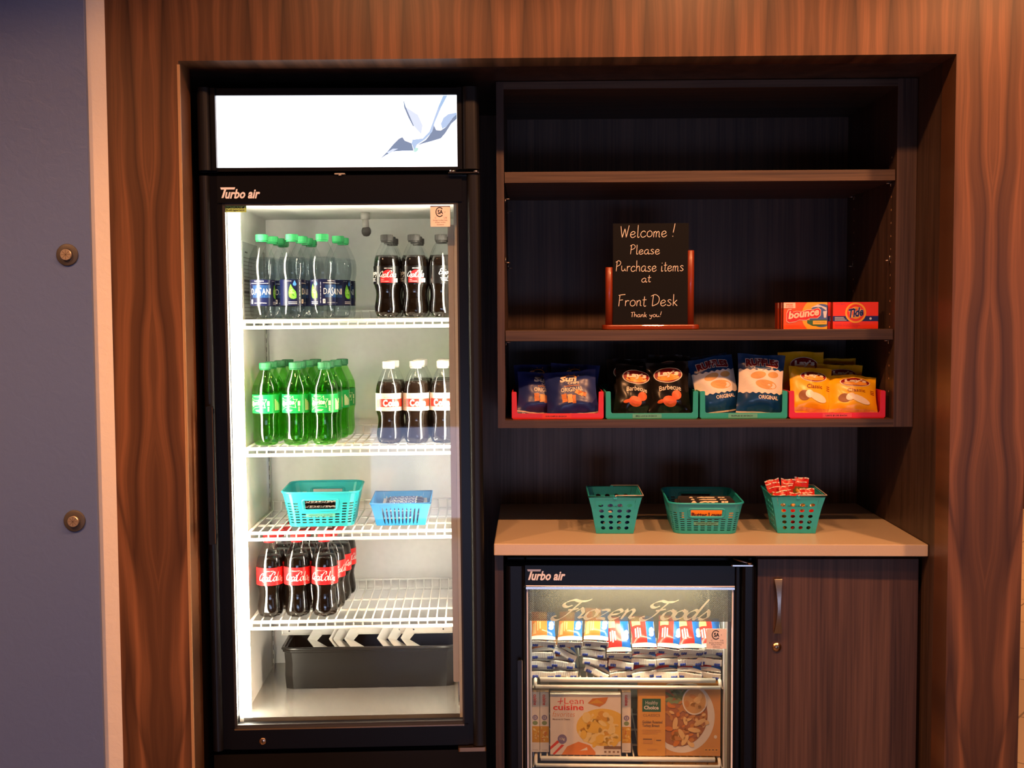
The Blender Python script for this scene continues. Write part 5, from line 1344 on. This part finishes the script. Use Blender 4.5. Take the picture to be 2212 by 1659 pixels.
mb.text('urbo air', -.2735, -.1915, .8045, .8275, mp, 'logo_silver', 1, .03, .3)
mb.ppoly([(-.284, .8315), (-.2823, .8265), (-.2755, .8265), (-.2818, .8055), (-.2774, .8055), (-.2708, .8265), (-.252, .8265), (-.25, .8315)], mp, 'logo_silver', 1)
mb.build('brand_lettering', dz)
csa(.15, .1985, .6355, .6845, .011, dz)
mb = MB(); mb.rbox(-.307, -.2955, -.034, -.027, .2, .617, .003, 'black_plastic', 3, 'Y'); mb.box(-.2965, -.2955, -.035, -.034, .2, .616, 'grey_plastic')
for z in (.22, .59): mb.box(-.305, -.297, -.028, -.006, z, z + .012, 'black_plastic')
mb.build('handle', dz)
mb = MB(); mb.rbox(.205, .26, -.012, .03, .8425, .8455, .004, 'chrome', 4, 'Z'); mb.tube([(.25, -.006, .8455), (.25, -.006, .8505)], .006, 'brass_nickel', 14)
mb.tube([(.212, .01, .856), (.25, -.006, .848)], .0025, 'brushed_nickel', 8); mb.build('top_hinge', fz)
mb = MB(); mb.tube([(-.24, .075, .787), (.17, .075, .787)], .0065, 'tube_glow', 12); tl = mb.build('lamp_tube', fz)
mb = MB()
for x in (-.252, .17): mb.box(x, x + .012, .066, .084, .778, .796, 'white_plastic')
mb.build('lamp_holder', tl)
for x0, x1 in ((-.2788, -.2755), (.2042, .2073)):
    for y in (.1, .4):
        mb = MB(); mb.box(x0, x1, y - .008, y + .008, .16, .7, 'logo_silver'); mb.build('shelf_rail', fz)
FSZ = (.531, .329, .165)
for z in FSZ[:2]:
    m = MB(); A, B = -.266, .1955
    m.tube([(A + .012, .092, z), (B - .012, .092, z)], .0062, 'white_wire', 10); m.tube([(A, .088, z - .0165), (B, .088, z - .0165)], .0048, 'white_wire', 10)
    for y in (.2, .31, .43): m.tube([(A, y, z - .004), (B, y, z - .004)], .003, 'white_wire', 8)
    for i in range(27):
        x = A + .012 + (B - A - .024) * i / 26
        m.tube([(x, .432, z + .012), (x, .43, z), (x, .096, z)], .0022, 'white_wire', 6)
    for x, s in ((A, -1), (B, 1)):
        m.tube([(x, .43, z - .004), (x, .12, z - .003), (x, .1, z - .003), (x, .089, z - .016)], .0045, 'white_wire', 8)
        m.prism([(.088, z - .02), (.155, z - .02), (.155, z - .036)], *(sorted((x + s * .004, x + s * .008))), 'white_wire', lambda a, b, d: (d, a, b))
    m.build('wire_shelf', fz)
# frozen snack packs
M('pack_orange', 'e8863c', .3); M('pack_scarlet', 'd8382c', .28); M('pack_azure', '2470d0', .28); M('pack_navy', '2a3c90', .32); M('pack_clear', 'efe9e0', .35); M('pack_peach', 'f0c080', .35)
def make_pack(kind):
    t = thing('frozen_snack', 'pack', 'frozen snack pack'); m = MB()
    W_, L_, T = .062, .098, .026; top = 'pack_orange' if kind == 'o' else 'pack_scarlet'
    def f(a, b, side):
        s = 2 * a - 1; e = min(1, b / .22, (1 - b) / .2); e = max(0, e); e = e * e * (3 - 2 * e)
        th = T / 2 * (1 - abs(s) ** 3) * (.08 + .92 * e) + .0012 * math.sin(9 * b + 5 * s) * e
        return ((a - .5) * W_ * (1 - .04 * math.sin(b * 3.14)), b * L_, T / 2 + side * th)
    def patch(a0, a1, b0, b1, side, mat, nx=5, ny=8, lift=0):
        def g(u, v):
            a = a0 + (a1 - a0) * (u if side > 0 else 1 - u); p = f(a, b0 + (b1 - b0) * v, side); return (p[0], p[1], p[2] + side * lift)
        m.grid(g, nx, ny, mat)
    sp_ = .62 if kind == 'r' else .66
    patch(0, sp_, .1, 1, 1, top, 7, 12); patch(sp_, 1, .1, 1, 1, 'pack_azure', 5, 12); patch(0, 1, 0, .1, 1, 'pack_clear', 10, 2)
    patch(0, 1, 0, 1, -1, 'pack_clear', 10, 10); patch(.1, .34, .06, 1, -1, 'pack_navy', 3, 10, .0004); patch(.66, .9, .06, 1, -1, 'pack_navy', 3, 10, .0004)
    if kind == 'r': patch(.05, .4, .62, .98, 1, 'pack_peach', 4, 6, .0004)
    else: patch(.06, .2, .14, .5, 1, 'pack_peach', 3, 5, .0004); patch(.3, .62, .62, .9, 1, 'pack_peach', 4, 4, .0004)
    # pale wordmark squiggles on both colours
    mp = lambda x, y, l: (lambda p: (p[0], p[1], p[2] + .0005 * l))(f(x / W_ + .5, y / L_, 1))
    for a, b, c in ((-.0225, .024, .05), (-.0165, .02, .052), (-.0105, .024, .05)): m.pprect(a, a + .0034, b, c, mp, 'pack_peach' if kind == 'o' else 'pack_clear', 2, 1, 6)
    m.pdisc(.021, .04, .0065, .013, mp, 'ink_white', 2, 14); m.pdisc(.0245, .05, .0045, .006, mp, 'ink_white', 3, 12); m.pdisc(.018, .029, .005, .004, mp, 'ink_white', 3, 12)
    m.build('pouch', t)
    # crimped front seal, hanging down
    m = MB()
    def sl(u, v):
        y = -.004 - .003 * v; z = T / 2 - .0005 - .0165 * v
        return ((u - .5) * W_ * 1.02, y + .0008 * math.sin(u * 70), z + .0007 * math.sin(u * 95) * (v > .9) + .0012 * math.sin(u * 6))
    m.grid(lambda u, v: sl(1 - u, v) if False else sl(u, 1 - v), 30, 4, 'pack_clear')
    for a, b in ((.08, .3), (.68, .92)): m.grid(lambda u, v: (lambda p: (p[0], p[1] - .0012, p[2]))(sl(a + (b - a) * u, 1 - .42 * v)), 8, 2, 'pack_navy')
    m.build('end_seal', t, solid=.0008)
    return note_kids(t)
po, pr = make_pack('o'), make_pack('r')
zs = FSZ[0] + .003
PK = [('o', -.247, .001, 0, 0, 0, 'at the bottom of the far left stack'), ('o', -.249, .026, -2, 3, 2, 'second up in the far left stack'), ('o', -.2475, .051, 0, -2, -3, 'third up in the far left stack'), ('o', -.247, .083, 22, 2, 2, 'on top of the far left stack'),
      ('o', -.1905, .001, 0, 4, 0, 'at the bottom of the second stack'), ('o', -.199, .027, 2, 3, 6, 'second up in the second stack'), ('o', -.194, .052, -8, 6, 26, 'tipped sideways in the second stack'), ('o', -.1785, .082, 24, -5, -2, 'on top of the second stack'),
      ('o', -.113, .006, -6, -8, 22, 'tipped down at the bottom of the third stack'), ('o', -.117, .033, 0, 4, 8, 'second up in the third stack'), ('o', -.1215, .055, 0, 0, 4, 'third up in the third stack'), ('o', -.1135, .084, 30, -3, 2, 'on top of the third stack'),
      ('r', -.048, .002, 8, 6, -6, 'at the bottom of the middle stack'), ('r', -.0505, .027, -4, -6, 6, 'second up in the middle stack'), ('r', -.056, .056, 38, 4, 0, 'propped up on the middle stack'),
      ('r', .0085, .001, -8, 8, -8, 'at the bottom of the stack right of the middle stack'), ('r', .0075, .034, -2, -6, 0, 'second up right of the middle stack'), ('r', .008, .066, 28, 2, 0, 'on top right of the middle stack'),
      ('r', .064, .002, -8, -7, -5, 'bottom of the third red stack from the right'), ('r', .07, .036, 0, 5, -2, 'second up in the third red stack from right'), ('r', .071, .066, 30, -5, 4, 'on top of the third red stack from right'),
      ('r', .12, .003, 12, -4, 5, 'bottom of the second red stack from right'), ('r', .1225, .036, 0, 5, -2, 'second up in the second red stack from right'), ('r', .1255, .066, 28, 3, 1, 'on top of the second red stack from right'),
      ('r', .168, .003, 14, -8, 3, 'bottom of the far right stack'), ('r', .1705, .036, -2, 4, 5, 'second up in the far right stack'), ('r', .1755, .066, 24, 2, 1, 'on top of the far right stack behind the sticker')]
seen = set()
for kind, x, dz_, tilt, rz, roll, tx in PK:
    src = po if kind == 'o' else pr
    lb = '%s frozen pack %s' % ('orange-blue' if kind == 'o' else 'red-blue', tx)
    gp = 'frozen snack packs on the upper freezer shelf'
    P = ZW(x, .112 + .004 * math.sin(x * 90), zs + dz_)
    if kind in seen: o = dup(src, P, 0, lb, gp)
    else: o = src; o.location = P; o['label'] = lb; o['group'] = gp; seen.add(kind)
    o.rotation_euler = (R(tilt + 8), R(roll), ZT + R(rz))
# boxed meals
M('meal_cream', 'f0e0cc', .45); M('meal_red', 'e8503c', .45); M('cheese', 'f0c050', .5); M('cheese_deep', 'e0a43c', .5); M('pasta', 'f4d488', .5); M('crust', 'd8843c', .5); M('meal_plum', '8c7c98', .5); M('meal_gold', 'e8a850', .45); M('meal_amber', 'e88a44', .45)
M('meal_tan', 'd89a54', .45); M('bean_green', '6c7c50', .5); M('bean_light', '8c9c68', .5); M('meat', 'c88a4c', .5); M('meat_dark', 'b0744c', .5); M('meat_pale', 'eac080', .5); M('plate_white', 'e8dccb', .4); M('brand_green', '3c6a4c', .45); M('apple', 'd0a060', .5); M('meal_ink', '8c6a50', .5)
rb = random.Random(5)
def blobs(m, mp, n, inside, mats, r0, r1, l):
    k = 0; tries = 0
    while k < n and tries < 4000:
        tries += 1; x, z = rb.uniform(0, 1), rb.uniform(0, 1)
        q = inside(x, z)
        if not q: continue
        r = rb.uniform(r0, r1); m.pdisc(q[0], q[1], r, r * rb.uniform(.4, .8), mp, rb.choice(mats), l + k % 4, 10, 1, rot=rb.uniform(0, 180)); k += 1
def pasta_front(m, W_, H_):
    mp = flat(0, .00022); X = lambda f: f * W_; Z = lambda f: f * H_
    m.pprect(0, W_, 0, H_, mp, 'meal_cream', 1)
    m.text('Lean', X(.2), X(.475), Z(.845), Z(.945), mp, 'meal_red', 2, -.004); m.text('cuisine', X(.04), X(.475), Z(.74), Z(.835), mp, 'meal_red', 2, .025)
    m.ppoly([(X(.1), Z(.885)), (X(.185), Z(.9)), (X(.18), Z(.885)), (X(.11), Z(.875))], mp, 'meal_red', 2); m.ppoly([(X(.135), Z(.84)), (X(.15), Z(.945)), (X(.16), Z(.945)), (X(.148), Z(.84))], mp, 'meal_red', 3)
    m.text('favorites', X(.035), X(.35), Z(.63), Z(.72), mp, 'meal_amber', 2, -.01, .2); m.text('Macaroni & Cheese', X(.035), X(.28), Z(.575), Z(.605), mp, 'meal_ink', 2)
    m.pdisc(X(.72), Z(.44), X(.37), Z(.31), mp, 'plate_white', 1, 40, 2) if False else None
    clipx = lambda x: min(x, W_)
    pts = [(clipx(X(.74) + X(.37) * math.cos(2 * math.pi * k / 40)), Z(.46) + Z(.31) * math.sin(2 * math.pi * k / 40)) for k in range(40)]
    m.ppoly(pts, mp, 'cheese', 2)
    def ins(x, z):
        px, pz = .4 + .58 * x, .17 + .6 * z
        return (X(px), Z(pz)) if ((px - .74) / .32) ** 2 + ((pz - .46) / .27) ** 2 < 1 and px < .93 else None
    blobs(m, mp, 46, ins, ('cheese', 'cheese_deep', 'pasta', 'cheese'), .006, .015, 3)
    for cx, cz in ((.86, .4), (.9, .3), (.8, .27), (.93, .47), (.78, .38), (.86, .2)): m.pdisc(X(cx), Z(cz), .0085, .0085, mp, 'pasta', 8, 14, 1, .45, 30, 250)
    m.ppoly([(X(.53), Z(.86)), (X(.6), Z(.94)), (X(.82), Z(.96)), (X(.78), Z(.86)), (X(.7), Z(.8))], mp, 'crust', 4); m.ppoly([(X(.55), Z(.855)), (X(.66), Z(.93)), (X(.76), Z(.86))], mp, 'cheese_deep', 5)
    m.pdisc(X(.17), Z(.26), X(.066), Z(.08), mp, 'meal_plum', 2, 24); m.text('13g', X(.135), X(.205), Z(.235), Z(.285), mp, 'meal_cream', 3)
    m.ppoly([(X(0), Z(.13)), (X(.1), Z(.24)), (X(.13), Z(.21)), (X(0), Z(.08))], mp, 'meal_red', 2); m.ppoly([(X(.03), Z(.01)), (X(.16), Z(.17)), (X(.2), Z(.16)), (X(.06), Z(.0))], mp, 'meal_red', 2)
    m.ppoly([(X(.16), Z(.0)), (X(.24), Z(.14)), (X(.4), Z(.22)), (X(.56), Z(.16)), (X(.64), Z(.05)), (X(.64), Z(0))], mp, 'meal_amber', 2); m.ppoly([(X(.42), Z(.07)), (X(.52), Z(.13)), (X(.53), Z(.08))], mp, 'meal_cream', 3)
    m.pprect(X(.76), X(1), Z(.1), Z(.15), mp, 'meal_ink', 3)
    for k in range(4): m.pprect(X(.755 + .06 * k), X(.805 + .06 * k), Z(.015), Z(.1), mp, 'plate_white', 4); m.pprect(X(.765 + .06 * k), X(.795 + .06 * k), Z(.04), Z(.07), mp, 'meal_ink', 5)
def pasta_side(m, W_, H_):
    mp = flat(0, .00022)
    m.pprect(0, W_, 0, H_, mp, 'meal_cream', 1)
    m.text('cuisine', W_ * .3, W_ * .75, H_ * .78, H_ * .96, lambda x, z, l: mp(W_ * .3 + (z - H_ * .78) / (H_ * .18) * W_ * .4, H_ * .96 - (x - W_ * .3) / (W_ * .45) * H_ * .18, l), 'meal_red', 2, .03)
    m.pdisc(W_ * .5, H_ * .575, W_ * .31, W_ * .31, mp, 'meal_plum', 2, 20); m.text('13', W_ * .35, W_ * .65, H_ * .55, H_ * .6, mp, 'meal_cream', 3)
    m.pdisc(W_ * .5, H_ * .485, W_ * .3, W_ * .25, mp, 'bean_light', 2, 14)
    m.pprect(0, W_, H_ * .16, H_ * .43, mp, 'cheese_deep', 2)
    blobs(m, mp, 22, lambda x, z: (W_ * (.12 + .76 * x), H_ * (.18 + .23 * z)), ('cheese', 'pasta', 'crust', 'cheese_deep'), .002, .0045, 3)
    m.pprect(W_ * .04, W_ * .96, 0, H_ * .15, mp, 'plate_white', 3); m.pprect(W_ * .2, W_ * .8, H_ * .03, H_ * .035, mp, 'meal_ink', 4)
def turkey_front(m, W_, H_):
    mp = flat(0, .00022); X = lambda f: f * W_; Z = lambda f: f * H_
    m.pprect(0, W_, 0, H_, mp, 'meal_tan', 1)
    def pan(cx, cz, rx, rz, mat, l):
        m.ppoly([(max(X(.33), min(W_, X(cx) + X(rx) * math.cos(2 * math.pi * k / 56))), max(0, min(H_, Z(cz) + Z(rz) * math.sin(2 * math.pi * k / 56)))) for k in range(56)], mp, mat, l)
    pan(.53, .54, .4, .5, 'plate_white', 2); pan(.5, .56, .345, .43, 'meat_dark', 3)
    for k in range(26):
        a, b = rb.uniform(.36, .6), rb.uniform(.72, .97)
        m.pdisc(X(a), Z(b), .013, .0036, mp, rb.choice(('bean_green', 'bean_light')), 4 + k % 4, 12, 1, rot=rb.uniform(-70, 50))
    def ins(x, z):
        px, pz = .35 + .5 * x, .14 + .6 * z
        return (X(px), Z(pz)) if ((px - .52) / .31) ** 2 + ((pz - .5) / .36) ** 2 < 1 else None
    blobs(m, mp, 70, ins, ('meat', 'meat_dark', 'meat_pale', 'meat', 'crust'), .005, .012, 8)
    for a, b, r_ in ((.53, .3, -62), (.68, .36, -10), (.45, .45, 80), (.57, .22, 60), (.75, .47, 30)): m.pdisc(X(a), Z(b), .016, .0062, mp, 'meat_pale', 13, 14, 1, rot=r_)
    m.pdisc(X(.685), Z(.76), X(.15), Z(.19), mp, 'plate_white', 14, 36, 1, .9); m.pdisc(X(.685), Z(.76), X(.138), Z(.175), mp, 'apple', 13, 36)
    for k in range(9): m.pdisc(X(.685) + rb.uniform(-.022, .022), Z(.76) + rb.uniform(-.022, .022), .009, .0055, mp, rb.choice(('meat', 'apple', 'meat_pale')), 14 + k % 3, 12, 1, rot=rb.uniform(0, 180))
    m.pprect(0, X(.33), 0, H_, mp, 'meal_gold', 15); m.pprect(0, X(.33), 0, Z(.28), mp, 'meal_amber', 16) if False else None
    m.pprect(X(.05), X(.275), Z(.61), Z(.79), mp, 'brand_green', 17); m.text('Healthy', X(.09), X(.24), Z(.695), Z(.76), mp, 'plate_white', 18, .0); m.text('Choice', X(.07), X(.25), Z(.64), Z(.695), mp, 'plate_white', 18, .04)
    m.text('CLASSICS', X(.06), X(.265), Z(.545), Z(.58), mp, 'meal_ink', 18, -.005); m.text('Golden Roasted', X(.05), X(.295), Z(.45), Z(.49), mp, 'meal_ink', 18, .02); m.text('Turkey Breast', X(.05), X(.26), Z(.39), Z(.44), mp, 'meal_ink', 18, .02)
    for k in range(3): m.pprect(X(.05), X(.28 - .04 * (k == 2)), Z(.355 - .024 * k), Z(.363 - .024 * k), mp, 'meal_tan', 18)
    m.pprect(X(.06), X(.18), Z(.17), Z(.21), mp, 'meal_tan', 18); m.pprect(X(.06), X(.17), Z(.225), Z(.24), mp, 'meal_ink', 18); m.pprect(X(.2), X(.201), Z(.17), Z(.25), mp, 'meal_ink', 18); m.pprect(X(.22), X(.28), Z(.21), Z(.225), mp, 'meal_ink', 18)
    m.pprect(X(.11), X(.23), Z(.08), Z(.1), mp, 'meal_tan', 18)
    for k in range(4): m.pprect(X(.81 + .042 * k), X(.845 + .042 * k), Z(.06), Z(.11), mp, 'meal_gold', 4); m.pprect(X(.817 + .042 * k), X(.838 + .042 * k), Z(.075), Z(.095), mp, 'meal_ink', 5)
    m.pdisc(X(.94), Z(.265), .004, .0045, mp, 'plate_white', 4, 14)
def meal_box(label, x, y, z, W_, D_, H_, art, mat, group):
    t = thing('frozen_meal', label, 'boxed meal', ZW(x, y, z), ZT, group); m = MB()
    m.box(0, W_, .0001, D_, 0, H_, mat); art(m, W_, H_); m.build('carton', t); return t
z2 = FSZ[1] + .0065
g = 'boxed frozen meals on the lower freezer shelf'
meal_box('pasta meal box facing front on the lower freezer shelf', -.2295, .1, z2, .178, .026, .155, pasta_front, 'meal_cream', g)
meal_box('pasta meal box edge-on, far left of the lower freezer shelf', -.279, .118, z2, .0225, .18, .155, pasta_side, 'meal_cream', g)
meal_box('pasta meal box edge-on, second from left, beside the front-facing pasta box', -.2555, .118, z2, .0225, .18, .155, pasta_side, 'meal_cream', g)
meal_box('pasta meal box edge-on, just right of the front-facing pasta box', -.0475, .118, z2, .0225, .18, .155, pasta_side, 'meal_cream', g)
meal_box('orange turkey meal box with a plate picture, right side of the freezer', -.0085, .1, z2, .2065, .026, .186, turkey_front, 'meal_gold', g)
def turkey_side(m, W_, H_):
    mp = flat(0, .00022); m.pprect(0, W_, 0, H_, mp, 'meal_gold', 1); m.pprect(W_ * .2, W_ * .82, H_ * .66, H_ * .92, mp, 'brand_green', 2)
    m.text('Choice', W_ * .3, W_ * .7, H_ * .68, H_ * .9, lambda x, z, l: mp(W_ * .36 + (z - H_ * .68) / (H_ * .22) * W_ * .3, H_ * .9 - (x - W_ * .3) / (W_ * .4) * H_ * .22, l), 'plate_white', 3, .02)
for k, tx in enumerate(('leftmost', 'second', 'third', 'fourth', 'fifth', 'rightmost')):
    meal_box('gold meal box standing edge-on at the freezer bottom, %s of six' % tx, .021 + k * .0298, .12, .1462, .0285, .2, .164, turkey_side, 'meal_gold', 'gold meal boxes standing at the freezer bottom')
for o in (po, pr): pass
